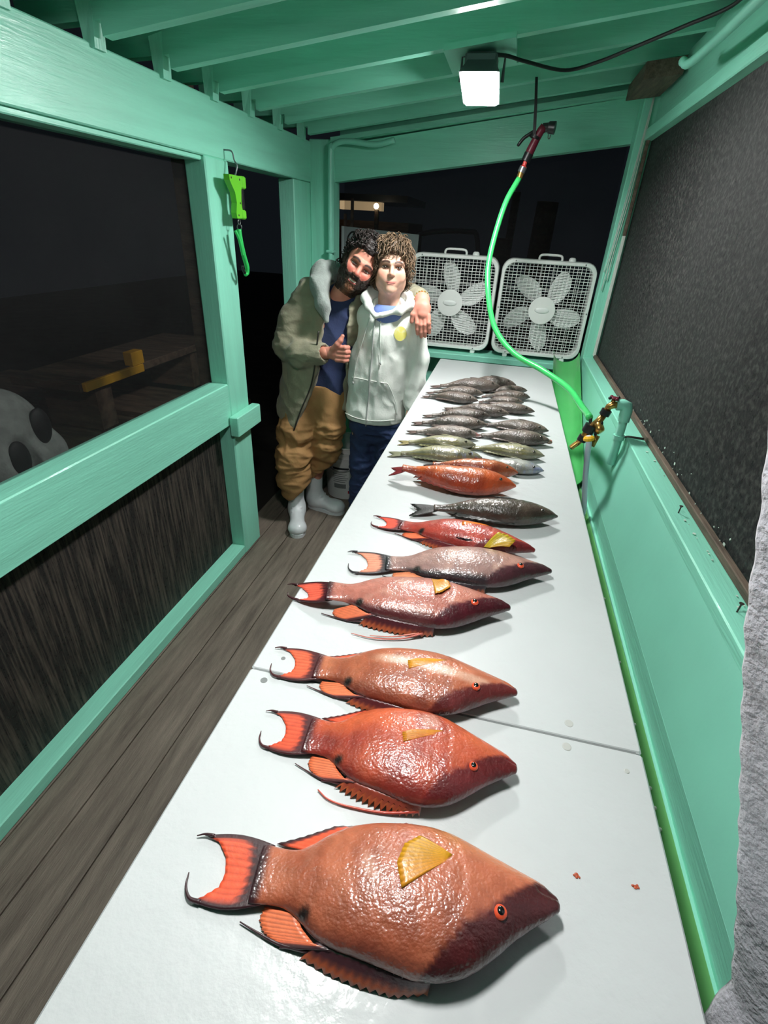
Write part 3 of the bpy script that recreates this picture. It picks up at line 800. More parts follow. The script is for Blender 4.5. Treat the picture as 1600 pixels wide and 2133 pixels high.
# ------------------------------------------------------------------ numpy helpers: colour, distance fields, surface nets
def lin(c):
    c = np.asarray(c, dtype=np.float64)/255.0
    return np.where(c > 0.04045, ((c+0.055)/1.055)**2.4, c/12.92)
def smooth(a, b, x):
    t = np.clip((x-a)/(b-a), 0, 1)
    return t*t*(3-2*t)
def vnoise(P, s, seed=0.0):
    return np.array([mnoise.noise(Vector((p[0]*s[0]+seed, p[1]*s[1]+seed*1.7, p[2]*s[2]-seed))) for p in P])

def surfnet(F, o, h):
    s = F < 0
    c = [s[i:s.shape[0]-1+i, j:s.shape[1]-1+j, k:s.shape[2]-1+k] for i in (0, 1) for j in (0, 1) for k in (0, 1)]
    cnt = sum(x.astype(np.int8) for x in c)
    idx = np.argwhere((cnt > 0) & (cnt < 8))
    acc = np.zeros((len(idx), 3)); num = np.zeros(len(idx))
    corners = [(i, j, k) for i in (0, 1) for j in (0, 1) for k in (0, 1)]
    for a in corners:
        for ax in range(3):
            if a[ax]: continue
            b = list(a); b[ax] = 1
            fa = F[idx[:, 0]+a[0], idx[:, 1]+a[1], idx[:, 2]+a[2]]
            fb = F[idx[:, 0]+b[0], idx[:, 1]+b[1], idx[:, 2]+b[2]]
            m_ = (fa < 0) != (fb < 0)
            t = fa/np.where(np.abs(fa-fb) < 1e-12, 1e-12, fa-fb)
            p = np.array(a, float)[None, :].repeat(len(idx), 0)
            p[:, ax] = t
            acc[m_] += p[m_]; num[m_] += 1
    V = (idx+acc/num[:, None])*h+np.array(o)
    vid = -np.ones(tuple(np.array(F.shape)-1), dtype=np.int64)
    vid[idx[:, 0], idx[:, 1], idx[:, 2]] = np.arange(len(idx))
    faces = []
    for ax in range(3):
        sl0 = [slice(None)]*3; sl1 = [slice(None)]*3
        sl0[ax] = slice(0, -1); sl1[ax] = slice(1, None)
        e = np.argwhere(s[tuple(sl0)] != s[tuple(sl1)])
        u, w = (ax+1) % 3, (ax+2) % 3
        ok = (e[:, u] > 0) & (e[:, w] > 0) & (e[:, u] < F.shape[u]-1) & (e[:, w] < F.shape[w]-1)
        e = e[ok]
        q = []
        for du, dw in ((-1, -1), (0, -1), (0, 0), (-1, 0)):
            i = e.copy(); i[:, u] += du; i[:, w] += dw
            q.append(vid[i[:, 0], i[:, 1], i[:, 2]])
        q = np.stack(q, 1)
        ins = s[e[:, 0], e[:, 1], e[:, 2]]
        q[~ins] = q[~ins][:, ::-1]
        faces.append(q)
    Fq = np.concatenate(faces)
    return V, Fq[(Fq >= 0).all(1)]

def smin(a, b, k):
    h = np.clip(0.5+0.5*(b-a)/k, 0, 1)
    return b*(1-h)+a*h-k*h*(1-h)

class SDF:
    def __init__(self, lo, hi, h):
        self.h = h
        self.o = np.array(lo, float)
        n = np.ceil((np.array(hi)-self.o)/h).astype(int)+1
        ax = [self.o[i]+h*np.arange(n[i]) for i in range(3)]
        self.X, self.Y, self.Z = np.meshgrid(*ax, indexing='ij', sparse=False)
        self.X = self.X.astype(np.float32); self.Y = self.Y.astype(np.float32); self.Z = self.Z.astype(np.float32)
        self.F = np.full(self.X.shape, 1e3, np.float32)
    def cone(self, a, b, ra, rb, flat=(1, 1, 1)):
        fx, fy, fz = flat
        ax, ay, az = a[0]/fx, a[1]/fy, a[2]/fz
        dx, dy, dz = b[0]/fx-ax, b[1]/fy-ay, b[2]/fz-az
        x, y, z = self.X/fx-ax, self.Y/fy-ay, self.Z/fz-az
        t = np.clip((x*dx+y*dy+z*dz)/(dx*dx+dy*dy+dz*dz+1e-12), 0, 1)
        return (np.sqrt((x-dx*t)**2+(y-dy*t)**2+(z-dz*t)**2)-(ra+(rb-ra)*t))*min(flat)
    def ell(self, c, r, M=None):
        x, y, z = self.X-c[0], self.Y-c[1], self.Z-c[2]
        if M is not None:
            M = np.array(M)   # columns: local axes in world
            x, y, z = (x*M[0, 0]+y*M[1, 0]+z*M[2, 0], x*M[0, 1]+y*M[1, 1]+z*M[2, 1], x*M[0, 2]+y*M[1, 2]+z*M[2, 2])
        k0 = np.sqrt((x/r[0])**2+(y/r[1])**2+(z/r[2])**2)
        k1 = np.sqrt((x/r[0]**2)**2+(y/r[1]**2)**2+(z/r[2]**2)**2)+1e-9
        return k0*(k0-1)/k1
    def add(self, d, k=0.01):
        self.F = smin(self.F, d, k) if k > 0 else np.minimum(self.F, d)
    def sub(self, d, k=0.005):
        self.F = -smin(-self.F, d, k)
    def plane(self, p, n):
        n = np.array(n, float); n /= np.linalg.norm(n)
        return (self.X-p[0])*n[0]+(self.Y-p[1])*n[1]+(self.Z-p[2])*n[2]
    def chain(self, pts, rads, k=0.02, flat=(1, 1, 1)):
        for i in range(len(pts)-1):
            self.add(self.cone(pts[i], pts[i+1], rads[i], rads[i+1], flat), k)
    def mesh(self):
        return surfnet(self.F, self.o, self.h)

def vnormals(V, F):
    n = np.zeros_like(V)
    a = np.cross(V[F[:, 2]]-V[F[:, 0]], V[F[:, 3]]-V[F[:, 1]])
    for i in range(4): np.add.at(n, F[:, i], a)
    return n/(np.linalg.norm(n, axis=1)[:, None]+1e-12)
def relax(V, F, it=1):
    for _ in range(it):
        s_ = np.zeros_like(V); c_ = np.zeros(len(V))
        for i in range(4):
            np.add.at(s_, F[:, i], V[F[:, (i+1) % 4]]); np.add.at(c_, F[:, i], 1)
            np.add.at(s_, F[:, i], V[F[:, (i-1) % 4]]); np.add.at(c_, F[:, i], 1)
        V = 0.5*V+0.5*s_/np.maximum(c_, 1)[:, None]
    return V
def np_object(name, V, F, material, parent=None, cols=None, smooth_=True, **k):
    me = bpy.data.meshes.new(name)
    me.from_pydata(V.tolist(), [], F.tolist() if hasattr(F, 'tolist') else F)
    if cols is not None:
        at = me.color_attributes.new('Col', 'FLOAT_COLOR', 'POINT')
        at.data.foreach_set('color', np.concatenate([cols, np.ones((len(cols), 1))], 1).astype(np.float32).ravel())
    me.materials.append(MATS[material])
    if smooth_: me.polygons.foreach_set('use_smooth', [True]*len(me.polygons))
    me.update()
    o = bpy.data.objects.new(name, me)
    COL.objects.link(o)
    if parent: o.parent = parent
    return tag(o, **k)

# pale bundle with two dark oval openings lying on the platform
cb = thing('cloth_bundle', 'pale grey bundle with two dark oval openings lying outside the left screen', 'bundle', (-1.95, 1.55, 0.556))
g = SDF((-0.22, -0.24, -0.02), (0.30, 0.30, 0.50), 0.008)
g.add(g.ell((0.0, 0.0, 0.2), (0.15, 0.19, 0.21)), 0.05)
g.add(g.ell((0.02, 0.10, 0.10), (0.14, 0.14, 0.13)), 0.06)
g.add(g.ell((0.04, -0.04, 0.10), (0.16, 0.16, 0.12)), 0.05)
for c_ in ((0.145, 0.10, 0.24), (0.16, -0.05, 0.15)):
    g.sub(g.ell(c_, (0.05, 0.055, 0.085)), 0.03)
g.sub(g.plane((0, 0, 0.004), (0, 0, 1)), 0.005)
V, F = g.mesh()
V = V+vnormals(V, F)*(0.008*vnoise(V, (9, 9, 9)))[:, None]
V[:, 2] = np.maximum(V[:, 2], 0.0)
np_object('bundle_body', V, F, 'pale_cloth', cb)
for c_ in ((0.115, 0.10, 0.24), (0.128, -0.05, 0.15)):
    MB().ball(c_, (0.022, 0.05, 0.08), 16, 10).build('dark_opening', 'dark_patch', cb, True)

# far things beyond the end opening
tk = thing('pickup_truck', 'dark pickup truck with a roof light bar parked beyond the far opening', 'truck', (-1.1, 8.6, -0.7))
MB().box(-0.95, 0.95, 0, 4.6, 0.45, 1.15, 0.12).build('body', 'truck_dark', tk)
MB().hexa([(-0.85, 0.9, 1.15), (0.85, 0.9, 1.15), (0.85, 3.2, 1.15), (-0.85, 3.2, 1.15), (-0.68, 1.4, 1.78), (0.68, 1.4, 1.78), (0.68, 2.9, 1.78), (-0.68, 2.9, 1.78)]).build('cab', 'truck_dark', tk)
MB().tube(spline([(-0.62, 0.5, 1.15), (-0.45, 0.5, 2.05), (-0.34, 0.5, 2.24), (0.34, 0.5, 2.30), (0.52, 0.5, 2.16), (0.66, 0.5, 1.2)], 6), 0.04, 10).build('roll_bar', 'grey_metal', tk, True)
for x in (-0.8, 0.8):
    for y in (0.8, 3.7):
        MB().lathe([(0.2, -0.1), (0.36, -0.1), (0.38, 0), (0.36, 0.1), (0.2, 0.1)], 20, (x, y, 0.38), (1, 0, 0)).build('wheel', 'black_rubber', tk, True, 40)
lp_ = thing('yard_lamp', 'small bright yard lamp on a pole in the far dark', 'lamp', (-2.95, 12.0, -0.7))
MB().tube([(0, 0, 0), (0, 0, 2.6)], 0.05, 8).build('pole', 'dark_wood', lp_)
MB().ball((0, -0.06, 2.668), 0.055, 12, 8).build('bulb', 'lamp_warm', lp_, True)
hu = thing('glowing_porch', 'dim building with a self-glowing porch fascia in the far dark', 'building', (-3.6, 12.6, -0.7))
MB().box(-1.2, 1.2, 0.2, 2.2, 0, 2.4).build('wall', 'dark_wood', hu)
MB().box(-0.34, 0.62, -0.05, 0.18, 2.60, 2.76).build('fascia', 'porch_glow', hu)
MB().box(-1.2, 1.2, -0.1, 2.4, 2.77, 2.9).build('roof', 'truck_dark', hu)
MB().box(-0.42, -0.35, -0.2, -0.13, 0, 2.6).build('post', 'dark_wood', hu)
dp = thing('dock_piling', 'thick pale wooden piling beyond the far opening', 'post', (0.25, 6.6, -0.7))
MB().tube([(0, 0, 0), (0.01, 0, 1.2), (0.03, 0, 2.62)], [0.13, 0.125, 0.115], 14).build('trunk', 'dark_wood', dp, True)
mb_ = thing('mooring_post', 'thin post with a small box beyond the far opening', 'post', (-0.12, 7.4, -0.7))
MB().tube([(0, 0, 0), (0.05, 0, 2.75)], 0.05, 10).build('pole', 'dark_wood', mb_, True)
MB().box(-0.14, 0.05, -0.1, -0.03, 1.95, 2.25, 0.02).build('box', 'dark_wood', mb_)

# ------------------------------------------------------------------ fish
mat('fish_skin', (0.5, 0.5, 0.5, 1), 0.38, 0.10, 60, 0.20, 120, attr=True, voro=0.14, vbscale=260, coat=0.8, coat_rough=0.06, spec=0.5)
mat('fish_skin_fine', (0.5, 0.5, 0.5, 1), 0.38, 0.14, 90, 0.48, 130, attr=True, voro=0.12, vbscale=320, coat=0.7, coat_rough=0.08)
mat('fish_skin_spark', (0.5, 0.5, 0.5, 1), 0.40, 0.12, 80, 0.32, 85, attr=True, voro=0.14, vbscale=260, coat=0.8, coat_rough=0.06)
mat('fish_fin', (0.5, 0.5, 0.5, 1), 0.42, 0.12, 70, 0.10, 200, attr=True, coat=0.4, coat_rough=0.15)
mat('eye_red', srgb(226, 84, 52), 0.25, 0.1, 90, coat=0.8)
mat('eye_dark', srgb(56, 48, 40), 0.22, 0.2, 60, coat=0.8)
mat('eye_gold', srgb(120, 104, 84), 0.22, 0.2, 60, coat=0.8)
mat('pupil', srgb(10, 9, 11), 0.15, coat=0.9)
mat('mouth_red', srgb(206, 110, 100), 0.35, coat=0.4)

HOG = dict(
    up=[(-.03, .100), (.03, .093), (.08, .087), (.13, .095), (.2, .145), (.28, .180), (.38, .198), (.5, .206), (.58, .203), (.65, .188), (.72, .160), (.81, .121), (.9, .084), (.96, .060), (.99, .040), (1.003, .016)],
    lo=[(-.03, -.088), (.05, -.083), (.10, -.090), (.15, -.120), (.2, -.160), (.27, -.188), (.36, -.206), (.45, -.226), (.53, -.242), (.61, -.240), (.68, -.222), (.74, -.190), (.8, -.148), (.85, -.110), (.91, -.073), (.96, -.046), (.99, -.030), (1.003, -.014)],
    th=[(-.03, .016), (.06, .026), (.15, .042), (.3, .070), (.5, .090), (.68, .086), (.8, .068), (.9, .045), (.97, .030), (1.003, .014)],
    eye=(.795, -.065), er=.023)
SNAP = dict(
    up=[(-.03, .052), (.06, .046), (.14, .055), (.28, .105), (.42, .135), (.58, .150), (.7, .150), (.8, .135), (.88, .105), (.94, .070), (.98, .036), (1.003, .006)],
    lo=[(-.03, -.052), (.06, -.048), (.14, -.062), (.28, -.120), (.42, -.165), (.55, -.185), (.67, -.182), (.77, -.155), (.86, -.110), (.93, -.066), (.98, -.030), (1.003, -.004)],
    th=[(-.03, .020), (.08, .034), (.2, .062), (.38, .098), (.55, .112), (.7, .108), (.82, .088), (.9, .064), (.96, .042), (1.003, .008)],
    eye=(.845, -.062), er=.024)
LONG = dict(SNAP, up=[(a, b*0.84) for a, b in SNAP['up']], lo=[(a, b*0.84) for a, b in SNAP['lo']], eye=(.86, -.045), er=.017)

def curve(tab, s):
    xs = np.array([p[0] for p in tab]); ys = np.array([p[1] for p in tab])
    # smooth interpolation: average a few shifted samples
    return sum(np.interp(s+d, xs, ys) for d in (-.022, -.011, 0, .011, .022))/5 if True else ys

def mixc(a, b, t):
    t = np.asarray(t)[..., None]
    return a*(1-t)+b*t

class Fish:
    def __init__(self, name, label, ped, snout, prof, colour, hscale=1.0, tscale=1.0, nS=96, nA=36, bend=0.0, lift=0.0, eye='eye_red', skin='fish_skin', group=None, tail_lift=0.0, roll=0.0):
        ped = np.array(ped); snout = np.array(snout)
        e = snout-ped
        self.L = L = float(np.linalg.norm(e))
        self.ang = math.atan2(e[1], e[0])
        self.p, self.hs, self.ts, self.bend, self.tl = prof, hscale, tscale, bend, tail_lift
        self.root = thing(name, label, 'fish', (float(ped[0]), float(ped[1]), 0.92+lift), (roll, 0, self.ang), group)
        s = np.concatenate([np.linspace(-.03, .86, int(nS*.78)), np.linspace(.86, 1.003, nS-int(nS*.78)+1)[1:], np.array([1.0075, 1.0105, 1.0118])])
        self.tmax = max(t for _, t in prof['th'])*tscale
        up, lo, th = self.prof(s)
        ang = np.linspace(0, 2*PI, nA, endpoint=False)
        S_, A_ = np.meshgrid(s, ang, indexing='ij')
        yc = (up+lo)/2; b = (up-lo)/2
        Yn = yc[:, None]+b[:, None]*np.cos(A_)
        sn = np.sin(A_)
        T = th[:, None]*np.sign(sn)*np.abs(sn)**0.92
        T = np.where(sn < 0, T*0.72, T)
        # gill cover crease and mouth crease
        sg = 0.665-0.35*(Yn-0.03)**2*8+0.015
        w_ = np.exp(-((S_-sg)/0.010)**2)*(sn > 0)
        T = T*(1-0.022*w_)
        T = T*(1+0.012*smooth(0.0, 0.03, S_-sg)*(1-smooth(0.05, .2, S_-sg))*(sn > 0))
        mo = np.exp(-((Yn-(0.012+0.25*(1-S_)))/0.006)**2)*smooth(.93, .95, S_)*(sn > 0)
        T = T*(1-0.22*mo)
        zc = self.zc(S_)
        Z = zc+T
        V = np.stack([S_, Yn+self.bendy(S_), Z], -1).reshape(-1, 3)*L
        self.S, self.Yn, self.top = S_.ravel(), Yn.ravel(), (sn.ravel() > -0.3)
        nSs = len(s)
        F = []
        for i in range(nSs-1):
            for j in range(nA):
                k = (j+1) % nA
                F.append((i*nA+j, (i+1)*nA+j, (i+1)*nA+k, i*nA+k))
        F.append(tuple(range(nA))); F.append(tuple((nSs-1)*nA+j for j in range(nA-1, -1, -1)))
        nz3 = np.stack([self.S*L, self.Yn*L, np.zeros_like(self.S)], -1)
        self.n1 = vnoise(nz3, (28, 28, 28), self.ang*9+L*50)
        self.n2 = vnoise(nz3, (90, 90, 90), self.ang*5+L*20)
        # relative height across the body: 0 at back (dorsal), 1 at belly
        q = (self.Yn-np.repeat(lo, nA))/np.repeat(up-lo+1e-6, nA)
        cols = lin(np.clip(colour(self.S, self.Yn, q, self.n1, self.n2), 0, 255))
        V[:, 2] = np.maximum(V[:, 2], 0.0004)
        np_object('body', V, F, skin, self.root, cols)
        ex, ey = prof['eye']
        self.eye((ex, ey*hscale), prof['er'], eye)
    def prof(self, s):
        k = np.sqrt(np.clip(1-(np.clip(np.asarray(s)-1.003, 0, 1)/.009)**2, .03, 1))
        return curve(self.p['up'], s)*self.hs*k, curve(self.p['lo'], s)*self.hs*k, curve(self.p['th'], s)*self.ts*k
    def zc(self, s):
        return self.tmax*0.72*(0.50+0.5*smooth(0.0, 0.42, np.asarray(s)))+self.tl*(1-smooth(-0.1, 0.5, np.asarray(s)))
    def bendy(self, s):
        return self.bend*(np.asarray(s)-0.45)**2
    def surf(self, s, y):
        up, lo, th = self.prof(np.array([s]))
        yc, b = (up[0]+lo[0])/2, (up[0]-lo[0])/2
        q = min(0.98, abs(y-yc)/b)
        return float(self.zc(s))+th[0]*math.sqrt(1-q*q)**0.92
    def pt(self, s, y, z):
        return (s*self.L, (y+float(self.bendy(s)))*self.L, z*self.L)
    def eye(self, c, r, m_):
        z = self.surf(*c)
        e = MB().ball(self.pt(c[0], c[1], z-0.002), (r*self.L, r*self.L, r*0.62*self.L), 20, 12).build('eye', m_, self.root, True)
        MB().ball(self.pt(c[0]+0.001, c[1], z+r*0.46), (r*0.52*self.L, r*0.58*self.L, r*0.20*self.L), 16, 8).build('pupil', 'pupil', e, True)
    def fin(self, name, base, tip, colour, nu=18, nv=8, bulge=0.0, jag=0.0, rip=0.0025, th=0.0022, zmid=None):
        """base and tip: lists of (s, y, z) in body lengths; z None = mid height / table"""
        def samp(P, t):
            P = np.array(P, float)
            d = np.concatenate([[0], np.cumsum(np.linalg.norm(np.diff(P, axis=0), axis=1))])
            d /= d[-1]
            return np.stack([np.interp(t, d, P[:, i]) for i in range(3)], -1)
        t = np.linspace(0, 1, nu+1)
        B = samp([(s, y, float(self.zc(s)) if z is None else z) for s, y, z in base], t)
        T_ = samp([(s, y, 0.006 if z is None else z) for s, y, z in tip], t)
        P, C = [], []
        for j in range(nv+1):
            v = j/nv
            for i in range(nu+1):
                k = v*(1-jag*(i % 2)) if v > 0.5 else v
                p = B[i]*(1-k)+T_[i]*k
                p = p.copy()
                p[1] += bulge*(1-2*t[i])*math.sin(PI*k)
                if zmid is not None: p[2] += zmid*math.sin(PI*k)
                p[2] += rip*(1 if i % 2 else -1)*min(1, k*3)
                P.append(self.pt(p[0], p[1], max(0.0015, p[2])))
                C.append(np.clip(colour(t[i], v, i), 0, 255))
        n = len(P)
        dz = th*self.L
        Q = [(x, y, max(0.0003, z-dz)) for x, y, z in P]
        w_ = nu+1
        fs = []
        for j in range(nv):
            for i in range(nu):
                a, b, c, d = j*w_+i, j*w_+i+1, (j+1)*w_+i+1, (j+1)*w_+i
                fs += [(a, b, c, d), (n+d, n+c, n+b, n+a)]
        edge = [i for i in range(nu+1)]+[j*w_+nu for j in range(1, nv+1)]+[nv*w_+i for i in range(nu-1, -1, -1)]+[j*w_ for j in range(nv-1, 0, -1)]
        for i in range(len(edge)):
            j = (i+1) % len(edge)
            fs.append((edge[j], edge[i], n+edge[i], n+edge[j]))
        return np_object(name, np.array(P+Q), fs, 'fish_fin', self.root, lin(np.array(C+C)))
    def filament(self, name, pts, r0, r1, col):
        pp = spline([self.pt(*p) for p in pts], 6)
        n = len(pp)
        mb = MB().tube(pp, [self.L*(r0+(r1-r0)*i/(n-1)) for i in range(n)], 6, col=tuple(lin(col)))
        mb.build(name, 'fish_fin', self.root, True)

A = np.array
def hogfish(label, ped, snout, body, body2, head, finc, edge, dark_back=0.5, stripe=None, hs=1.0, ts=1.0, bend=0.0, tail_dy=0.0, spread=1.0, yellow=(206, 150, 26), belly=None, pect='lay', tail_lift=0.0, shaggy=False, headedge=0.0, pectcol=None, eye='eye_red'):
    body, body2, head, edge = A(body, float), A(body2, float), A(head, float), A(edge, float)
    def colour(S, Y, q, n1, n2):
        c = mixc(body, body2, np.clip(0.5+n1*0.9+(0.5-q)*0.9, 0, 1))
        c = c*(1+0.10*n2)[:, None]
        if belly is not None: c = mixc(c, A(belly, float), smooth(.72, .98, q)*smooth(.5, .7, S)*0.85)
        # mottled pale scuffs
        c = mixc(c, A((214, 170, 150), float), np.clip((n1-0.34)*2.2, 0, 0.55)*smooth(.1, .25, S))
        if stripe is not None:
            yl = stripe[0]+stripe[1]*(S-0.5)
            w_ = np.exp(-((Y-yl)/stripe[2])**4)*smooth(.22, .42, S)*(1-smooth(.84, .9, S))
            c = mixc(c, A((216, 204, 190), float), np.clip(w_+n1*0.12*w_, 0, 0.9))
        # gill plate pinker
        c = mixc(c, body*0.7+A((232, 140, 110), float)*0.3, smooth(.66, .69, S)*0.5)
        # dark mask: everything on the back side of a slanting line
        line = np.interp(S, [.50, .56, .60, .67, .75, .83, .93, 1.01], [-.30, -.235, -.19, -.112, -.068, -.012, .040, .05])*hs+headedge
        m_ = smooth(.010, -.010, Y-line+0.012*n1+0.006*n2)
        c = mixc(c, head*(1+0.22*n1+0.1*n2)[:, None], np.clip(m_, 0, 1))
        # dark edge along the back
        m2 = smooth(.13+0.05*n1, .02, q)*smooth(.06, .16, S)*(1-smooth(.56, .6, S))*dark_back
        c = mixc(c, edge, np.clip(m2, 0, 1))
        # black saddle spot behind the dorsal fin
        sp_ = np.exp(-(((S-.165)/.022)**2+((Y+.112*hs)/.020)**2)**2)
        c = mixc(c, A((26, 18, 18), float), sp_)
        # tail root fades to the dark band
        c = mixc(c, edge, smooth(.015, -.02, S))
        return c
    f = Fish('hogfish', label, ped, snout, HOG, colour, hs, ts, 128, 52, bend, eye=eye, group='hogfish on the cleaning table', tail_lift=tail_lift)
    fin, ed, fc = f.fin, A(edge, float), A(finc, float)
    def ccol(u, v, i):
        c = fc*(1.0+0.10*((i % 2)*2-1))
        k = float(smooth(.30, .48, v+0.04*((i % 3)-1)))
        c = ed*(1-k)+c*k
        side = min(u, 1-u)
        k2 = float(smooth(.16, .05, side))
        return c*(1-k2)+ed*k2
    sp = spread
    t0 = tail_dy
    fin('tail_fin', [(.012, .100*hs, None), (.0, .03, None), (.0, -.03, None), (.012, -.086*hs, None)],
        [(-.262*1.0, .118*sp+t0, .012), (-.200, .100*sp+t0*.8, .012), (-.158, .052*sp+t0*.6, .010), (-.143, .0+t0*.5, .010), (-.150, -.040*sp+t0*.6, .010), (-.200, -.078*sp+t0*.8, .010), (-.236, -.088*sp+t0, .012)], ccol, 26, 12, bulge=0.020, th=.004, rip=.003)
    f.filament('tail_filament', [(-.225, .117*sp+t0*.9, .016), (-.26, .119*sp+t0, .016), (-.290, .112*sp+t0, .012)], .007, .002, edge)
    f.filament('tail_filament', [(-.195, -.092*sp+t0*.8, .014), (-.236, -.084*sp+t0, .014), (-.262, -.05*sp+t0, .012), (-.268, -.01*sp+t0, .016)], .009, .002, edge)
    def acol(u, v, i):
        c = fc*(0.95+0.1*(i % 2))
        k = float(smooth(.55, .85, v))
        return c*(1-k)+ed*k
    fin('anal_fin', [(.34, .188*hs, None), (.27, .170*hs, None), (.19, .132*hs, None), (.125, .092*hs, None)], [(.33, .205*hs, .03), (.22, .200*hs, .02), (.10, .150*hs, .012), (.010, .118*hs, .010)], acol, 20, 7)
    def dcol(u, v, i):
        c = A((238, 132, 84), float)*0.6+fc*0.4
        c = c*(0.8+0.35*(i % 2))
        k = float(smooth(.72, .9, u))
        return c*(1-k)+ed*k
    fin('soft_dorsal_fin', [(.135, -.100*hs, None), (.165, -.140*hs, None), (.21, -.176*hs, None), (.27, -.190*hs, None)], [(.020, -.078*hs, .010), (.012, -.115*hs, .008), (.030, -.145*hs, .008), (.10, -.185*hs, .008)], dcol, 22, 6, jag=0.06)
    f.filament('dorsal_streamer', [(.20, -.188*hs, .02), (.10, -.176*hs, .012), (.02, -.152*hs, .010), (-.045, -.130*hs, .010)], .007, .002, edge)
    def scol(u, v, i):
        c = ed*1.15 if not shaggy else A((142, 60, 44), float)
        k = float(smooth(.4, .9, v))
        c2 = A((170, 84, 48), float)
        return c*(1-k)+c2*k
    fin('spiny_dorsal_fin', [(.22, -.172*hs, None), (.32, -.196*hs, None), (.42, -.216*hs, None), (.52, -.236*hs, None), (.58, -.238*hs, None)],
        [(.17, -.205*hs, .006), (.27, -.238*hs, .006), (.37, -.258*hs, .006), (.47, -.268*hs, .006), (.575, -.252*hs, .01)], scol, 28, 5, jag=0.40 if shaggy else 0.14, rip=.004)
    yc = A(yellow, float)
    def pcol(u, v, i):
        c = yc*(0.85+0.22*(i % 2))
        k = float(smooth(.3, 1.0, u))
        return c*(1-0.3*k)+A((210, 110, 40), float)*0.3*k
    z0 = f.surf(.63, .07)
    if pect == 'lay':
        fin('pectoral_fin', [(.645, .082, z0-.002), (.638, .066, z0-.001)], [(.535, .135, f.surf(.53, .125)+.006), (.478, .095, f.surf(.48, .09)+.008), (.455, .03, f.surf(.46, .03)+.008), (.475, -.045, f.surf(.48, -.04)+.006)], pcol, 22, 8, zmid=.006, rip=.0028, th=.0012)
    elif pect == 'narrow':
        fin('pectoral_fin', [(.645, .078, z0-.002), (.640, .060, z0-.001)], [(.49, .045, f.surf(.49, .055)+.005), (.448, .02, f.surf(.45, .02)+.006), (.460, -.03, f.surf(.46, -.02)+.005)], pcol, 16, 7, zmid=.004, rip=.0025, th=.0012)
    elif pect == 'up':
        fin('pectoral_fin', [(.60, .17, .10), (.64, .165, .10)], [(.68, .205, .20), (.74, .20, .19), (.80, .175, .165), (.76, .15, .13)], pcol, 14, 6, zmid=.01, rip=.003, th=.003)
        fin('pelvic_fin', [(.55, .19, .08), (.59, .19, .08)], [(.42, .235, .12), (.45, .215, .13), (.52, .205, .13)], lambda u, v, i: A((34, 34, 42), float), 10, 5)
    elif pect == 'fold':
        fin('pectoral_fin', [(.56, .125, f.surf(.56, .12)), (.60, .115, f.surf(.60, .11))], [(.575, -.055, f.surf(.57, -.05)+.012), (.61, -.045, f.surf(.61, -.04)+.016), (.665, .02, f.surf(.66, .02)+.012), (.66, .10, f.surf(.66, .09)+.006)], pcol, 18, 8, zmid=.008, rip=.003, th=.0012)
    if pect != 'up':
        fin('pelvic_fin', [(.54, .192*hs, .05), (.60, .196*hs, .05)], [(.45, .212*hs, .06), (.49, .222*hs, .055), (.57, .214*hs, .05)], lambda u, v, i: A((120, 44, 40), float)*(0.8+0.3*(i % 2)), 10, 4)
    return f

fE = hogfish('largest orange hogfish with upright yellow pectoral fin, last in the row beside the orange scraps', (-0.173, 0.268), (0.160, 0.316), (184, 104, 74), (148, 74, 50), (74, 28, 30), (236, 92, 60), (58, 30, 36), 0.35, hs=1.0, ts=1.05, belly=(214, 150, 92), yellow=(204, 146, 18))
f2 = hogfish('bright orange hogfish with ragged red dorsal spines, second in size', (-0.183, 0.458), (0.114, 0.476), (202, 92, 54), (138, 46, 36), (96, 30, 32), (220, 84, 54), (72, 24, 30), 0.3, hs=1.10, ts=1.05, pect='narrow', yellow=(196, 128, 24), shaggy=True, headedge=-0.012)
f2.filament('dorsal_spine', [(.57, -.268, .03), (.42, -.292, .012), (.26, -.295, .010), (.16, -.282, .010), (.10, -.248, .012)], .008, .003, (196, 70, 52))
f3 = hogfish('orange hogfish with a pale stripe along its side', (-0.215, 0.589), (0.114, 0.614), (188, 108, 74), (146, 74, 50), (96, 36, 36), (222, 98, 66), (74, 28, 32), 0.3, stripe=(.018, -.13, .030), hs=0.86, ts=1.0, pect='narrow', yellow=(208, 148, 30), spread=0.95, headedge=-0.02)
f4 = hogfish('salmon pink hogfish with folded yellow fin, blood dark head and long trailing dorsal spines', (-0.254, 0.771), (0.100, 0.827), (192, 122, 106), (168, 98, 84), (70, 18, 28), (232, 96, 74), (60, 20, 28), 0.8, hs=0.86, ts=1.05, pect='fold', yellow=(206, 142, 40), tail_dy=.045, spread=.62, tail_lift=.05)
f4.filament('dorsal_spine', [(.52, -.225, .03), (.40, -.262, .014), (.26, -.272, .012), (.14, -.248, .010)], .006, .002, (206, 110, 96))
f4.filament('dorsal_spine', [(.50, -.225, .03), (.36, -.250, .014), (.24, -.255, .012)], .005, .002, (216, 130, 112))
f5 = hogfish('greyish pink hogfish with dark head and raised yellow pectoral fin', (-0.165, 0.925), (0.190, 0.985), (176, 138, 128), (148, 114, 108), (66, 34, 40), (232, 146, 118), (36, 30, 36), 0.95, hs=0.82, ts=1.0, pect='up', yellow=(206, 180, 44), spread=1.1)
f6 = hogfish('scarlet red hogfish lying against the dark grey grouper', (-0.168, 1.098), (0.156, 1.060), (194, 74, 56), (168, 56, 46), (108, 32, 34), (244, 84, 62), (82, 18, 26), 0.25, hs=0.72, ts=1.15, pect='narrow', yellow=(222, 122, 20), spread=.75, headedge=-0.02, eye='eye_dark')

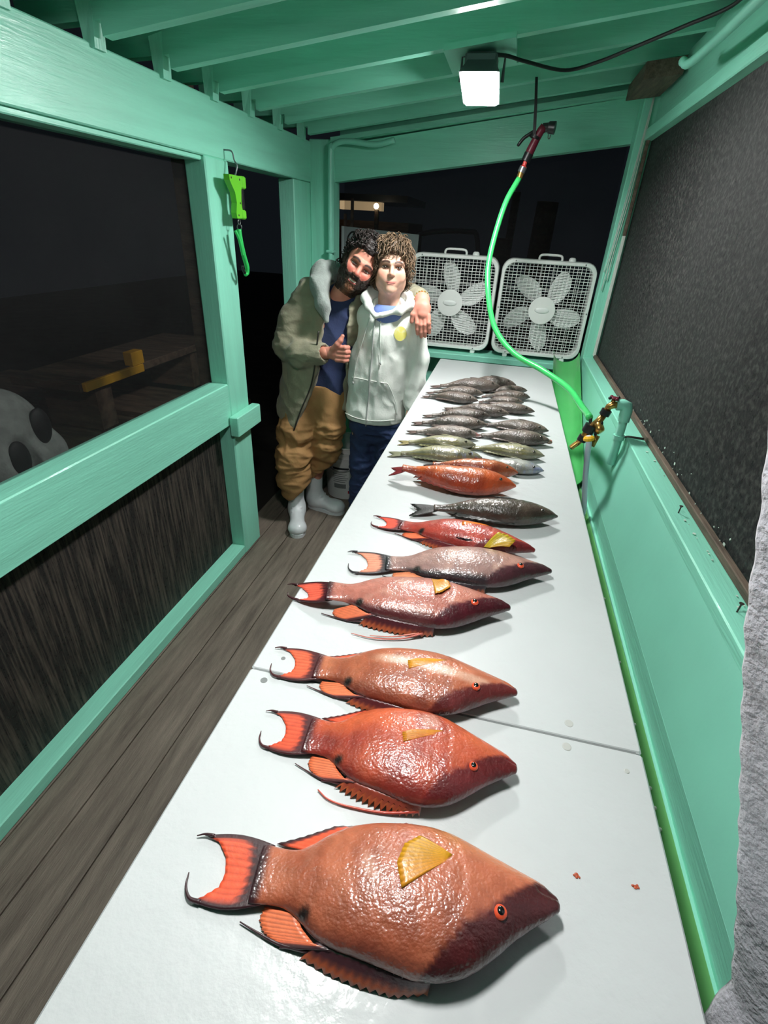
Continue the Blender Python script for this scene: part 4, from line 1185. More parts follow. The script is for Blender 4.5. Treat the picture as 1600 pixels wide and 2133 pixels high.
def roundfish(name, label, ped, snout, colour, finc, prof=SNAP, hs=1.0, ts=1.0, eye='eye_dark', fork=.10, tlen=.21, tspread=.105, nS=64, nA=28, lift=0.0, bend=0.0, group=None, tail_dy=0.0, tail_z=.012, skin='fish_skin_fine', tailc=None, tail_lift=0.0, dfin=1.0):
    f = Fish(name, label, ped, snout, prof, colour, hs, ts, nS, nA, bend, lift, eye, skin, group, tail_lift)
    fc = A(finc, float)
    tc = fc if tailc is None else A(tailc, float)
    tcol = lambda u, v, i: tc*(0.88+0.2*(i % 2))*(1-0.15*v)
    b0 = .048*hs*(prof['up'][0][1]/.052)
    tz = tail_z+tail_lift*.9
    f.fin('tail_fin', [(.01, b0, None), (-.012, 0, None), (.01, -b0, None)], [(-tlen, tspread+tail_dy, tz), (-(tlen+fork)/2, tspread*.42+tail_dy*.8, tz), (-fork, tail_dy*.5, tz), (-(tlen+fork)/2, -tspread*.42+tail_dy*.8, tz*.8), (-tlen, -tspread+tail_dy, tz*.7)], tcol, 16, 6, bulge=.012, th=.006, rip=.003)
    fcol = lambda u, v, i: fc*(0.8+0.25*(i % 2))
    lo = lambda s: float(f.prof(np.array([s]))[1][0])
    up = lambda s: float(f.prof(np.array([s]))[0][0])
    f.fin('dorsal_fin', [(s, lo(s)*.93, None) for s in (.16, .28, .40, .52, .64)], [(.12, lo(.16)-.02*dfin, float(f.zc(.12))*.7), (.25, lo(.28)-.018*dfin, float(f.zc(.25))*.7), (.38, lo(.4)-.016*dfin, float(f.zc(.38))*.7), (.51, lo(.52)-.012*dfin, float(f.zc(.5))*.75), (.63, lo(.64)-.004*dfin, float(f.zc(.6))*.8)], fcol, 18, 4, jag=.2, th=.006)
    f.fin('anal_fin', [(s, up(s)*.93, None) for s in (.14, .22, .32)], [(.07, up(.14)+.028, .03), (.17, up(.22)+.03, .03), (.30, up(.32)+.010, .04)], fcol, 10, 4, th=.006)
    z0 = f.surf(.66, .05*hs)
    f.fin('pectoral_fin', [(.665, .062*hs, z0-.004), (.66, .040*hs, z0-.004)], [(.50, .085*hs, f.surf(.50, .085*hs)+.012), (.46, .06*hs, f.surf(.46, .06*hs)+.014), (.50, .035*hs, f.surf(.5, .035*hs)+.010)], fcol, 8, 5, zmid=.006, th=.005)
    f.fin('pelvic_fin', [(.56, up(.56)*.92, .06), (.62, up(.62)*.92, .06)], [(.45, up(.45)+.012, .05), (.50, up(.5)+.028, .05), (.58, up(.58)+.018, .05)], fcol, 8, 4, th=.006)
    return f
def plain(back, side, belly, head=None, spots=0.25, bars=0.0, blue=0.0, lines=0.0, nose=None):
    back, side, belly = A(back, float), A(side, float), A(belly, float)
    def colour(S, Y, q, n1, n2):
        c = mixc(back, side, smooth(.05, .45, q+0.12*n1))
        c = mixc(c, belly, smooth(.62, .95, q+0.1*n1))
        c = c*(1+spots*n1+0.35*spots*n2)[:, None]
        if bars: c = c*(1-bars*(0.5+0.5*np.sin(S*46+n1*2))*smooth(.1, .25, S)*(1-smooth(.6, .72, S)))[:, None]
        if lines: c = mixc(c, A((196, 176, 74), float), lines*smooth(.55, .9, np.sin(q*44)))
        if head is not None: c = mixc(c, A(head, float)*(1+0.2*n1)[:, None], smooth(.68, .80, S)*0.8)
        if blue: c = mixc(c, A((120, 132, 186), float), blue*smooth(.15, .4, n2)*smooth(.6, .72, S))
        if nose is not None: c = mixc(c, A(nose, float), smooth(.93, .98, S))
        return c
    return colour

g7 = roundfish('grouper', 'long dark olive grey grouper with blackish forked tail', (-0.096, 1.205), (0.221, 1.245), plain((58, 48, 40), (82, 70, 60), (98, 86, 76), spots=.30), (40, 38, 36), LONG, 1.0, 1.05, fork=.15, tlen=.235, tspread=.098, nS=90, nA=36, tail_lift=.02, skin='fish_skin_spark')
o8 = roundfish('orange_snapper', 'bright orange snapper lying nearer the grouper with tail raised', (-0.218, 1.365), (0.110, 1.375), plain((150, 52, 22), (206, 104, 36), (224, 112, 44), head=(196, 84, 44), spots=.15), (150, 58, 44), LONG, 1.10, 1.25, dfin=.45, fork=.09, tlen=.15, tspread=.055, nS=90, nA=36, tail_lift=.10, group='orange snappers', skin='fish_skin_spark', tailc=(128, 34, 40), bend=.10)
o9 = roundfish('orange_snapper', 'smaller brownish orange snapper tucked against the silver porgies', (-0.140, 1.470), (0.118, 1.500), plain((124, 48, 24), (188, 102, 48), (206, 110, 56), head=(160, 84, 52), spots=.18), (116, 36, 34), LONG, 1.0, 1.25, fork=.09, tlen=.15, tspread=.05, nS=80, nA=32, tail_lift=.07, group='orange snappers', skin='fish_skin_spark', tailc=(48, 34, 36))
PG = 'silver green porgies'
porg = lambda **k: plain((98, 96, 74), (158, 156, 130), (192, 190, 170), head=(126, 124, 106), spots=.16, lines=.35, **k)
roundfish('porgy', 'silver green porgy with yellow edged back lying against the orange snapper', (-0.262, 1.570), (0.000, 1.598), porg(blue=.5), (150, 150, 120), SNAP, .98, 1.0, fork=.12, tlen=.20, tspread=.085, nS=80, nA=32, group=PG, skin='fish_skin_spark', tailc=(140, 140, 112))
roundfish('porgy', 'porgy with bluish grey cheeks behind the smaller orange snapper snout', (-0.002, 1.590), (0.203, 1.568), plain((108, 108, 100), (164, 164, 158), (196, 196, 194), head=(140, 142, 146), spots=.2, blue=.5), (156, 154, 136), SNAP, 1.16, 1.0, fork=.10, tlen=.16, tspread=.07, nS=80, nA=32, group=PG, skin='fish_skin_spark')
roundfish('porgy', 'silver green porgy with a yellowish tail, second of its column from the orange snappers', (-0.258, 1.685), (-0.028, 1.712), porg(), (160, 154, 110), SNAP, .95, 1.0, fork=.11, tlen=.20, tspread=.095, nS=72, nA=30, group=PG, skin='fish_skin_spark', tailc=(154, 142, 92))
roundfish('porgy', 'silver green porgy lying against the grey snapper with the open red mouth', (-0.024, 1.712), (0.210, 1.693), porg(), (150, 146, 110), SNAP, 1.0, 1.0, fork=.10, tlen=.14, tspread=.06, nS=72, nA=30, group=PG, skin='fish_skin_spark')
GG = 'grey brown snappers at the far end of the table'
gr = lambda d=0, **k: plain((78+d, 68+d, 62+d), (112+d, 98+d, 90+d), (140+d, 126+d, 118+d), spots=.24, **k)
fin_g = (104, 86, 80)
def snapper(label, ped, snout, d=0, hs=.95, ts=1.05, lift=0.0, **k):
    kw = dict(fork=.11, tlen=.20, tspread=.07)
    kw.update({q: k.pop(q) for q in list(k) if q in ('fork', 'tlen', 'tspread', 'bend', 'tail_dy', 'tail_z', 'tail_lift', 'tailc')})
    return roundfish('grey_snapper', label, ped, snout, gr(d, **k), fin_g, SNAP, hs, ts, lift=lift, group=GG, **kw)
snapper('pale grey snapper with a pink snout beside the silver porgies', (-0.250, 1.800), (-0.022, 1.815), 26, nose=(190, 130, 126))
n15 = snapper('grey snapper with its mouth gaping red', (-0.006, 1.848), (0.240, 1.842), 4, 1.0, tlen=.15)
for dy in (-.022, .030):
    MB().ball(n15.pt(.985, dy, .075), (.045*n15.L, .016*n15.L, .028*n15.L), 12, 8).build('jaw', 'eye_gold', n15.root, True)
MB().ball(n15.pt(.985, .014, .085), (.040*n15.L, .018*n15.L, .020*n15.L), 12, 8).build('mouth_lining', 'mouth_red', n15.root, True)
snapper('deep bodied grey brown snapper beside the one with the gaping red mouth', (0.012, 1.985), (0.238, 1.962), 0, 1.12, tlen=.13)
snapper('grey brown snapper next to the pale one with pink snout, forked tail spread', (-0.245, 1.905), (0.002, 1.935), 2)
snapper('grey brown snapper with a blackish snout leaning on the slim ones', (-0.220, 2.010), (0.012, 2.045), -4, .92, 1.1, head=(58, 46, 44))
snapper('slim grey brown snapper lying between the blackish snouted one and the pile', (-0.150, 2.135), (0.085, 2.110), -2, .82, 1.1)
snapper('slim grey brown snapper pointing at the gutter, partly over the open table', (-0.045, 2.205), (0.192, 2.195), 0, .82, 1.0)
snapper('grey brown snapper at the front of the far pile, tail to the boy', (-0.272, 2.275), (-0.055, 2.255), 0, 1.02, 1.15)
snapper('grey brown snapper second into the far pile, tail to the boy', (-0.262, 2.350), (-0.038, 2.372), 4, .95, 1.15)
snapper('longest grey brown snapper at the back of the far pile', (-0.244, 2.465), (0.040, 2.500), 2, .9, 1.15)
snapper('rearmost grey brown snapper nearest the fans', (-0.130, 2.600), (0.112, 2.590), -2, .95, 1.2)
snapper('olive brown snapper of the pile with its head to the gutter, rearmost', (-0.010, 2.480), (0.168, 2.530), -2, .95, 1.15, tlen=.12)
snapper('olive brown snapper in the middle of the pile with its head to the gutter', (-0.020, 2.392), (0.178, 2.412), 0, .95, 1.15, tlen=.12)
snapper('olive brown snapper at the pile front with its head to the gutter', (-0.030, 2.300), (0.148, 2.318), 0, .95, 1.15, tlen=.12)
# ------------------------------------------------------------------ people
mat('skin', (0.6, 0.4, 0.3, 1), 0.5, 0.05, 40, 0.05, 160, attr=True, sss=0.05, spec=0.4)
mat('hair', (0.1, 0.1, 0.1, 1), 0.55, 0.35, 60, 0.3, 120, attr=True, spec=0.4)
mat('eye_white', srgb(214, 206, 198), 0.3, coat=0.5)
mat('iris', srgb(46, 34, 28), 0.2, coat=0.8)
mat('teeth', srgb(228, 220, 204), 0.3)
mat('lip', srgb(184, 100, 94), 0.45)
mat('lip_dark', srgb(120, 62, 60), 0.5)
mat('lip_pale', srgb(200, 122, 112), 0.45)
mat('jacket', srgb(142, 138, 116), 0.8, 0.10, 9, 0.25, 90, sheen=0.2)
mat('hood_grey', srgb(146, 154, 150), 0.95, 0.08, 40, 0.3, 140, sheen=0.3)
mat('shirt_navy', srgb(44, 56, 92), 0.9, 0.10, 10, 0.15, 100)
mat('tee_blue', srgb(112, 134, 196), 0.9, 0.05, 10)
mat('pants_tan', srgb(164, 124, 78), 0.82, 0.12, 8, 0.2, 80)
mat('hoodie_white', srgb(232, 236, 230), 0.9, 0.025, 10, 0.15, 120, sheen=0.2)
mat('jeans', srgb(38, 54, 92), 0.85, 0.25, 9, 0.2, 120)
mat('boot_white', srgb(214, 218, 222), 0.35, 0.03, 10, coat=0.2)
mat('shoe_dark', srgb(40, 42, 48), 0.6)
mat('zip_grey', srgb(176, 180, 178), 0.5)
mat('logo_yellow', srgb(236, 226, 120), 0.85, col2=srgb(232, 234, 214), vscale=22, contrast=(0.5, 0.72))

def head_mesh(eye_sep=.031, jaw=.060, chin=.025, nose=.013, h=.0026, ny=-.103, full=0.0):
    g = SDF((-.105, -.135, -.215), (.105, .125, .130), h)
    g.add(g.ell((0, .015, .030), (.076, .094, .088)), .01)
    g.add(g.ell((0, -.020, -.042), (jaw, .068, .074)), .03)
    g.add(g.ell((0, -.066, -.094), (chin*1.1, chin, chin*.9)), .025)
    for s in (-1, 1):
        g.add(g.ell((s*.037, -.060, -.026-.008*full), (.027+.004*full, .026+.002*full, .028+.006*full)), .022)
        g.add(g.ell((s*jaw*.86, -.005, -.062), (.018, .030, .034)), .03)
        g.add(g.ell((s*.078, .010, -.010), (.009, .020, .030)), .008)
        g.add(g.cone((s*.012, -.087, .020), (s*.042, -.076, .023), .011, .010), .014)
    for s in (-1, 1):
        g.sub(g.ell((s*eye_sep, -.095, .000), (.017, .016, .011)), .010)
    g.add(g.cone((0, -.084, .014), (0, ny, -.026), .007, nose), .010)
    for s in (-1, 1):
        g.add(g.ell((s*nose*.85, ny+.007, -.030), (.0080, .009, .0070)), .006)
    g.add(g.ell((0, -.074, -.062), (.030, .014, .018)), .016)
    g.add(g.cone((0, .022, -.07), (0, .040, -.21), .053, .058, (1, .95, 1)), .03)
    V, F = g.mesh()
    return relax(V, F, 1), F

def place(V, c, back, roll, scale, pitch=0.0):
    b = Vector((back[0], back[1], 0)).normalized()
    x = Vector((b.y, -b.x, 0))
    z = Vector((0, 0, 1))
    R = Matrix((x, b, z)).transposed()                      # local x,y,z -> world
    R = R @ Matrix.Rotation(roll, 3, 'Y') @ Matrix.Rotation(pitch, 3, 'X')
    M = np.array(R)*scale
    return V @ M.T+np.array(c), R

def shell(V, F, mask, off, amp, seed, freq, taper=.35, both=False):
    """hair: the patch of the head surface where mask>0, lifted off and roughened"""
    N = vnormals(V, F)
    keep = (mask[F] > 0.02).all(1)
    Fk = F[keep]
    used = np.unique(Fk)
    re = -np.ones(len(V), int); re[used] = np.arange(len(used))
    Vk, Nk, mk = V[used], N[used], np.clip(mask[used], 0, 1)
    n = sum(a*vnoise(Vk, (f, f, f), seed+f) for f, a in zip(freq, amp))
    d = -.003+(off[used] if hasattr(off, '__len__') else off)*mk**taper+n*mk
    return Vk+Nk*d[:, None], re[Fk], mk

def tube_cols(mb_list): pass

def strands(base_V, base_N, idx, length, r, flow, col, seed, drop=.3, curl=0.0, seg=6):
    """tapered locks growing from given surface points; returns an MB with colours"""
    mb = MB()
    rg = random.Random(seed)
    for i in idx:
        p = Vector(base_V[i]); n = Vector(base_N[i])
        fl_ = Vector(flow(base_V[i]))
        fl_ = (fl_-n*fl_.dot(n)).normalized()
        sd = n.cross(fl_)
        L = length*(0.7+0.6*rg.random())
        ph, w = rg.random()*6.28, (rg.random()-.5)*.7
        pts = []
        for k in range(seg+1):
            t = k/seg
            q = p+fl_*(L*t)+sd*(L*w*t*t+curl*math.sin(ph+t*7))+n*(.006+.010*math.sin(t*PI)+curl*math.cos(ph+t*7)-drop*L*t*t*.25)
            pts.append(q)
        c = lin(np.array(col)*(0.75+0.5*rg.random()))
        mb.tube(pts, [r*(1-.85*(k/seg)**1.5) for k in range(seg+1)], 5, col=tuple(c))
    return mb

def join_np(parts):
    Vs, Fs, Cs, o = [], [], [], 0
    for V, F, C in parts:
        Vs.append(V); Fs.append(F+o); Cs.append(C); o += len(V)
    return np.concatenate(Vs), np.concatenate(Fs), np.concatenate(Cs)

def skincol(n, c): return np.tile(lin(np.array(c, float)), (n, 1))

def face_colours(V, base, cheek, lips, lipw, brow=None, under=None):
    n = vnoise(V, (50, 50, 50), 3.1)
    c = np.tile(np.array(base, float), (len(V), 1))*(1+.05*n)[:, None]
    x, y, z = V[:, 0], V[:, 1], V[:, 2]
    fr = smooth(.0, -.04, y)
    ch = np.exp(-(((np.abs(x)-.040)/.020)**2+((z+.028)/.018)**2))*fr+0.8*np.exp(-((x/.012)**2+((z+.026)/.012)**2))*fr
    c = mixc(c, np.array(cheek, float), np.clip(ch*.75, 0, 1))
    lp = np.exp(-(((x)/(lipw))**4+((z+.065-6*x*x)/.0058)**4))*(y < -.06)
    c = mixc(c, np.array(lips, float), np.clip(lp, 0, 1))
    if brow is not None:
        lift = .022+.004*np.sin(np.clip((np.abs(x)-.012)/.036, 0, 1)*PI)
        b_ = np.exp(-((z-lift)/.0050)**4)*smooth(.008, .014, np.abs(x))*(1-smooth(.044, .052, np.abs(x)))*(y < -.03)
        c = mixc(c, np.array(brow, float), np.clip(b_, 0, .95))
    if under is not None:
        u_ = np.exp(-(((np.abs(x)-.031)/.017)**4+((z+.001)/.011)**4))*(y < -.03)
        c = mixc(c, np.array(under, float), u_*.65)
    return lin(np.clip(c, 0, 255))

def creases(V, F, terms):
    N = vnormals(V, F)
    d = np.zeros(len(V))
    for amp, s_, zl, zh, seed in terms:
        n = vnoise(V, s_, seed*3.7)+.5*vnoise(V, tuple(2.1*q for q in s_), seed*5.1)
        w_ = smooth(zl-.05, zl+.03, V[:, 2])*(1-smooth(zh-.03, zh+.05, V[:, 2]))
        d += amp*(.55-1.6*np.abs(n))*w_
    return V+N*d[:, None]

def face_parts(root, R, c, s, iris_r=.0062, sep=.031, squint=.62):
    P = lambda x, y, z: tuple(np.array(R) @ (np.array((x, y, z))*s)+np.array(c))
    for sgn in (-1, 1):
        e = MB().ball(P(sgn*sep, -.0745, .000), (.0130*s, .010*s, .0130*squint*s), 16, 10, M=R).build('eye', 'eye_white', root, True)
        MB().ball(P(sgn*sep, -.0815, .000), (iris_r*s, .0045*s, iris_r*squint*1.15*s), 12, 8, M=R).build('iris', 'iris', e, True)
        pts = [P(sgn*sep+.0145*math.cos(a), -.083+.004*abs(math.cos(a)), .0092*squint*math.sin(a)+.001) for a in np.linspace(.1, PI-.1, 9)]
        MB().tube(pts, .0016*s, 6).build('eyelid', 'iris', root, True)
    return P

def front_y(V, x, z, r=.014):
    d = (V[:, 0]-x)**2+(V[:, 2]-z)**2
    m_ = d < r*r
    return float(V[m_, 1].min()) if m_.any() else float(V[np.argmin(d), 1])
def on_front(V, pts, off=.003): return [(x, front_y(V, x, z)-off, z) for x, z in pts]
def folds(V, F, terms, seed=0.0, namp=0.0, nf=8.0):
    N = vnormals(V, F)
    d = np.zeros(len(V))
    for amp, (kx, ky, kz), ph, zl, zh in terms:
        ph2 = kx*V[:, 0]+ky*V[:, 1]+kz*V[:, 2]+ph+1.3*vnoise(V, (5, 5, 5), ph)
        w_ = smooth(zl-.05, zl+.03, V[:, 2])*(1-smooth(zh-.03, zh+.05, V[:, 2]))
        d += amp*(1-2*np.abs(np.sin(ph2)))*w_
    if namp: d += namp*vnoise(V, (nf, nf, nf*.6), seed+2)
    return V+N*d[:, None]

# ---- boots
def boot(root, heel, toe, h_shaft=.30, name='boot'):
    heel, toe = Vector(heel), Vector(toe)
    d = (toe-heel).normalized()
    sd = Vector((-d.y, d.x, 0))
    L = (toe-heel).length
    g = SDF((-.10, -.085, .0), (L+.04, .085, h_shaft+.03), .004)
    g.add(g.cone((.022, 0, h_shaft), (.028, 0, .10), .060, .050, (1, .88, 1)), .01)
    g.add(g.cone((.030, 0, .095), (.030, 0, .050), .050, .046, (1, .85, 1)), .02)
    g.add(g.cone((.040, 0, .058), (L*.78, 0, .040), .046, .046, (1, .95, .86)), .05)
    g.add(g.ell((L-.052, 0, .040), (.052, .051, .038)), .03)
    for k in range(4):
        x0 = .080+.020*k; z0 = .122-.017*k
        g.add(g.cone((x0-.010, -.028, z0-.004), (x0-.010, .028, z0-.004), .0052, .0052), .003)
    for k in range(3):
        z0 = .045+.013*k
        g.add(g.cone((-.016, -.020, z0), (-.016, .020, z0), .0060, .0060), .004)
    g.sub(g.plane((0, 0, .016), (0, 0, 1)), .004)
    g.sub(-g.plane((0, 0, h_shaft-.01), (0, 0, 1)), .004)
    V, F = g.mesh()
    def tw(V): return V[:, :1]*np.array(d)[None]+V[:, 1:2]*np.array(sd)[None]+V[:, 2:]*np.array((0, 0, 1.))[None]+np.array((heel.x, heel.y, 0))[None]
    o = np_object(name, tw(V), F, 'boot_white', root)
    out = []
    for k in range(33):
        t = k/32*2*PI
        x = L/2-.008+(L/2+.010)*math.copysign(abs(math.cos(t))**.62, math.cos(t))
        wv = .052 if x > L*.5 else .042
        out.append((x, wv*math.copysign(abs(math.sin(t))**.75, math.sin(t))))
    out = out[:-1]
    n = len(out)
    vs = [(x, y, .0 if x < L*.34 or x > L*.42 else .006) for x, y in out]+[(x, y, .022) for x, y in out]
    vs = tw(np.array(vs))
    MB().add([tuple(v) for v in vs], [tuple(range(n-1, -1, -1)), tuple(range(n, 2*n))]+[(i, (i+1) % n, n+(i+1) % n, n+i) for i in range(n)]).build('sole', 'boot_white', o)
    return o

# ================================================================== the man
man = thing('person', 'person with dark beard in olive jacket and tan trousers giving a thumbs up', 'person', (0, 0, 0))
SK = (206, 138, 116)
HV, HF = head_mesh(.031, .061, .026, .0135)
HC, HR = (-.706, 2.590, 1.434), math.radians(32)
HS = 1.05
HW, Rm = place(HV, HC, (-.27, .963), HR, HS, math.radians(4))
hc = face_colours(HV, (208, 138, 118), (206, 104, 92), (176, 96, 88), .020, brow=(44, 32, 28), under=(158, 96, 82))
# torso, arms and legs under the clothes
g = SDF((-1.22, 2.36, .02), (-.30, 2.90, 1.42), .010)
pel, che, nek = (-.945, 2.63, .80), (-.870, 2.635, 1.15), (-.800, 2.645, 1.30)
g.chain([pel, che], [.125, .125], .05, (1, .72, 1))
g.add(g.cone(che, nek, .11, .06, (1, .8, 1)), .05)
g.add(g.cone((-.955, 2.63, 1.265), (-.745, 2.685, 1.255), .05, .05), .04)
g.chain([(-.965, 2.62, 1.27), (-1.082, 2.57, 1.035), (-.845, 2.455, 1.035)], [.048, .040, .030], .02)
g.chain([(-.740, 2.69, 1.26), (-.575, 2.765, 1.245), (-.405, 2.60, 1.308)], [.046, .038, .028], .02)
g.chain([(-1.02, 2.62, .80), (-1.062, 2.535, .43), (-1.063, 2.534, .25), (-1.063, 2.534, .08)], [.085, .055, .040, .036], .03)
g.chain([(-.885, 2.635, .80), (-.905, 2.625, .47), (-.988, 2.682, .27), (-1.003, 2.686, .08)], [.085, .055, .042, .038], .03)
TV, TF = g.mesh()
# right hand: thumbs up
g = SDF((-.86, 2.40, .97), (-.69, 2.53, 1.15), .0025)
g.chain([(-.845, 2.458, 1.036), (-.805, 2.454, 1.040)], [.029, .030], .02, (1, .8, 1))
g.add(g.ell((-.778, 2.452, 1.042), (.040, .021, .040)), .015)
for i in range(4):
    z = 1.073-.0205*i
    k_ = -.004*abs(i-1)
    g.chain([(-.770+k_, 2.440, z), (-.730+k_, 2.436, z+.001), (-.722+k_, 2.458, z-.001), (-.748, 2.474, z-.002)], [.0125, .0120, .0110, .0100], .004)
g.chain([(-.795, 2.440, 1.062), (-.772, 2.432, 1.088), (-.757, 2.434, 1.108), (-.748, 2.438, 1.128)], [.0165, .0145, .0125, .0095], .006)
H1V, H1F = g.mesh()
# left hand: draped over the boy's shoulder
g = SDF((-.45, 2.42, 1.12), (-.31, 2.64, 1.35), .0025)
g.chain([(-.410, 2.605, 1.308), (-.388, 2.545, 1.310)], [.028, .027], .02)
g.chain([(-.388, 2.545, 1.310), (-.376, 2.498, 1.278), (-.370, 2.482, 1.250)], [.027, .026, .024], .02, (1.25, .8, 1))
for i in range(4):
    x = -.398+.0185*i
    dz = (.0, -.012, -.008, .010)[i]
    g.chain([(x, 2.482, 1.248), (x+.006, 2.470, 1.212+dz*.5), (x+.009, 2.474, 1.185+dz), (x+.011, 2.482, 1.164+dz)], [.0115, .0108, .0100, .0085], .004)
g.chain([(-.398, 2.494, 1.280), (-.416, 2.480, 1.248), (-.420, 2.478, 1.218)], [.014, .0125, .0100], .006)
H2V, H2F = g.mesh()
hand_c = lambda V: lin(np.clip(np.tile(np.array((214, 142, 124), float), (len(V), 1))*(1+.07*vnoise(V, (60, 60, 60)))[:, None], 0, 255))
V, F, C = join_np([(HW, HF, hc), (TV, TF, skincol(len(TV), SK)), (H1V, H1F, hand_c(H1V)), (H2V, H2F, hand_c(H2V))])
np_object('body', V, F, 'skin', man, C)
P = face_parts(man, Rm, HC, HS, .0070, .031, .30)
lf = lambda x_, z_: front_y(HV, x_, z_, .005)
# smile
MB().add([P(x, lf(x, -.064)-.002, z_-.064+9*x*x) for z_ in (.0030, -.0030) for x in np.linspace(-.016, .016, 9)], [(i, i+1, 9+i+1, 9+i) for i in range(8)]).build('teeth', 'teeth', man, True)
MB().tube([P(x, lf(x, -.0715)-.0005, -.0715+9.5*x*x) for x in np.linspace(-.020, .020, 9)], [.0015]+[.0036*HS]*7+[.0015], 8).build('lower_lip', 'lip', man, True)
# beard and hair grown from the head surface
x, y, z = HV[:, 0], HV[:, 1], HV[:, 2]
ax = np.abs(x)
cheek_line = np.interp(ax, [0, .020, .034, .048, .062, .075], [-.036, -.037, -.044, -.034, -.004, .030])
bm = smooth(.004, -.006, z-cheek_line)*smooth(.034, .018, y)*smooth(-.150, -.128, z)
bm = bm*(1-np.exp(-((x/.0235)**4+((z+.064-8*x*x)/.0095)**4)))
bm = np.maximum(bm, smooth(.060, .066, ax)*smooth(.030, .015, np.abs(y-.0))*smooth(.05, .03, z)*smooth(-.06, -.03, z))
BV, BF, bk_ = shell(HV, HF, bm, .0055, (.0030, .0028), 4.0, (60, 160))
BW, _ = place(BV, HC, (-.27, .963), HR, HS, math.radians(4))
bcol = mixc(np.array((52, 38, 32), float), np.array((128, 84, 60), float), np.clip(smooth(.035, .008, np.abs(BV[:, 0]))*smooth(-.06, -.085, BV[:, 2])+.3*vnoise(BV, (90, 90, 90)), 0, 1))
np_object('beard', BW, BF, 'hair', man, lin(np.clip(bcol, 0, 255)))
hl = np.interp(ax, [0, .03, .05, .062, .078], [.066, .068, .060, .040, .004])
hm = np.where(y < .0, smooth(-.004, .010, z-hl), smooth(-.06, -.04, z+.4*np.minimum(0, .03-y)))*(1-np.exp(-(((ax-.080)/.016)**4+((y-.008)/.022)**4+((z+.01)/.028)**4)))
SV, SF, sk_ = shell(HV, HF, hm, .014+.006*smooth(.02, .10, z), (.008, .006, .004), 9.0, (34, 75, 170), .5)
SW, _ = place(SV, HC, (-.27, .963), HR, HS, math.radians(4))
hairc = np.array((40, 33, 31), float)
np_object('hair', SW, SF, 'hair', man, lin(np.clip(hairc*(1+.4*vnoise(SV, (80, 80, 80)))[:, None], 0, 255)))
SN = vnormals(SW, SF)
rg = random.Random(5)
pick = [i for i in rg.sample(range(len(SW)), 420) if sk_[i] > .3]
curls = strands(SW, SN, pick, .024, .0034, lambda p: (math.sin(p[0]*300), math.cos(p[2]*260), math.sin(p[1]*310)), hairc, 3, .2, .006, 7)
curls.build('curls', 'hair', man, True)

# trousers
g = SDF((-1.26, 2.38, .09), (-.74, 2.84, .92), .006)
g.add(g.cone((-.955, 2.635, .88), (-.955, 2.63, .76), .150, .160, (1, .74, 1)), .04)
g.chain([(-1.025, 2.62, .78), (-1.055, 2.555, .56), (-1.065, 2.525, .40), (-1.070, 2.520, .27), (-1.062, 2.520, .205)], [.106, .100, .098, .092, .082], .03)
g.chain([(-.890, 2.635, .78), (-.880, 2.610, .60), (-.900, 2.615, .46), (-.972, 2.668, .320), (-.996, 2.683, .255)], [.098, .088, .084, .080, .073], .025)
g.sub(g.plane((-1.06, 2.6, .165), (-1.0, 0, 1)), .004)
g.sub(-g.plane((0, 0, .84), (0, 0, 1)), .004)
V, F = g.mesh()
V = creases(V, F, [(.016, (7, 5, 17), .35, .62, .3), (.016, (6, 5, 14), .10, .40, 1.7), (.008, (16, 10, 8), .45, .74, 2.2)])
V = relax(V, F, 1)
tr_ = np_object('trousers', V, F, 'pants_tan', man)
tv = V
# shirt
g = SDF((-1.12, 2.42, .72), (-.68, 2.80, 1.36), .007)
g.add(g.cone((-.935, 2.635, .80), (-.885, 2.63, 1.05), .148, .142, (1, .72, 1)), .04)
g.add(g.cone((-.885, 2.63, 1.05), (-.845, 2.635, 1.20), .142, .120, (1, .74, 1)), .04)
g.add(g.cone((-.845, 2.635, 1.20), (-.800, 2.630, 1.285), .105, .070, (1, .85, 1)), .04)
g.sub(g.plane((-.9, 0, .748), (.15, 0, 1)), .004)
V, F = g.mesh()
V = folds(V, F, [(.005, (20, 6, 12), .7, .75, 1.2)], 2.0, .006, 10)
np_object('shirt', V, F, 'shirt_navy', man)
# jacket
g = SDF((-1.25, 2.38, .54), (-.30, 2.90, 1.46), .006)
g.add(g.cone((-.990, 2.630, .60), (-.940, 2.635, .95), .212, .186, (1, .82, 1)), .04)
g.add(g.cone((-.940, 2.635, .95), (-.868, 2.64, 1.18), .186, .164, (1, .74, 1)), .05)
g.add(g.cone((-.960, 2.630, 1.275), (-.745, 2.690, 1.265), .072, .070), .05)
g.add(g.cone((-.868, 2.640, 1.18), (-.830, 2.66, 1.30), .15, .10, (1, .8, 1)), .05)
xl = np.interp(g.Z, [.50, .576, .80, .913, 1.114, 1.20, 1.30], [-1.06, -1.045, -.945, -.905, -.882, -.862, -.850]).astype(np.float32)
xr = np.interp(g.Z, [.50, .715, 1.0, 1.24, 1.32], [-.79, -.775, -.765, -.755, -.74]).astype(np.float32)
g.sub(np.maximum(np.maximum(xl-g.X, g.X-xr), g.Y-2.60), .008)
hem = np.where(g.X < -.95, .69-.79*(g.X+1.198), .70).astype(np.float32)
g.sub(g.Z-np.maximum(hem, .572), .006)
g.sub(g.cone((-.80, 2.62, 1.30), (-.775, 2.60, 1.44), .075, .095), .01)
body_arm = [(-.968, 2.620, 1.285), (-1.052, 2.590, 1.155), (-1.086, 2.560, 1.035), (-.985, 2.490, 1.010), (-.868, 2.462, 1.030)]
for i, (ra, rb) in enumerate(((.082, .078), (.078, .074), (.074, .064), (.064, .050))):
    g.add(g.cone(body_arm[i], body_arm[i+1], ra, rb), .022)
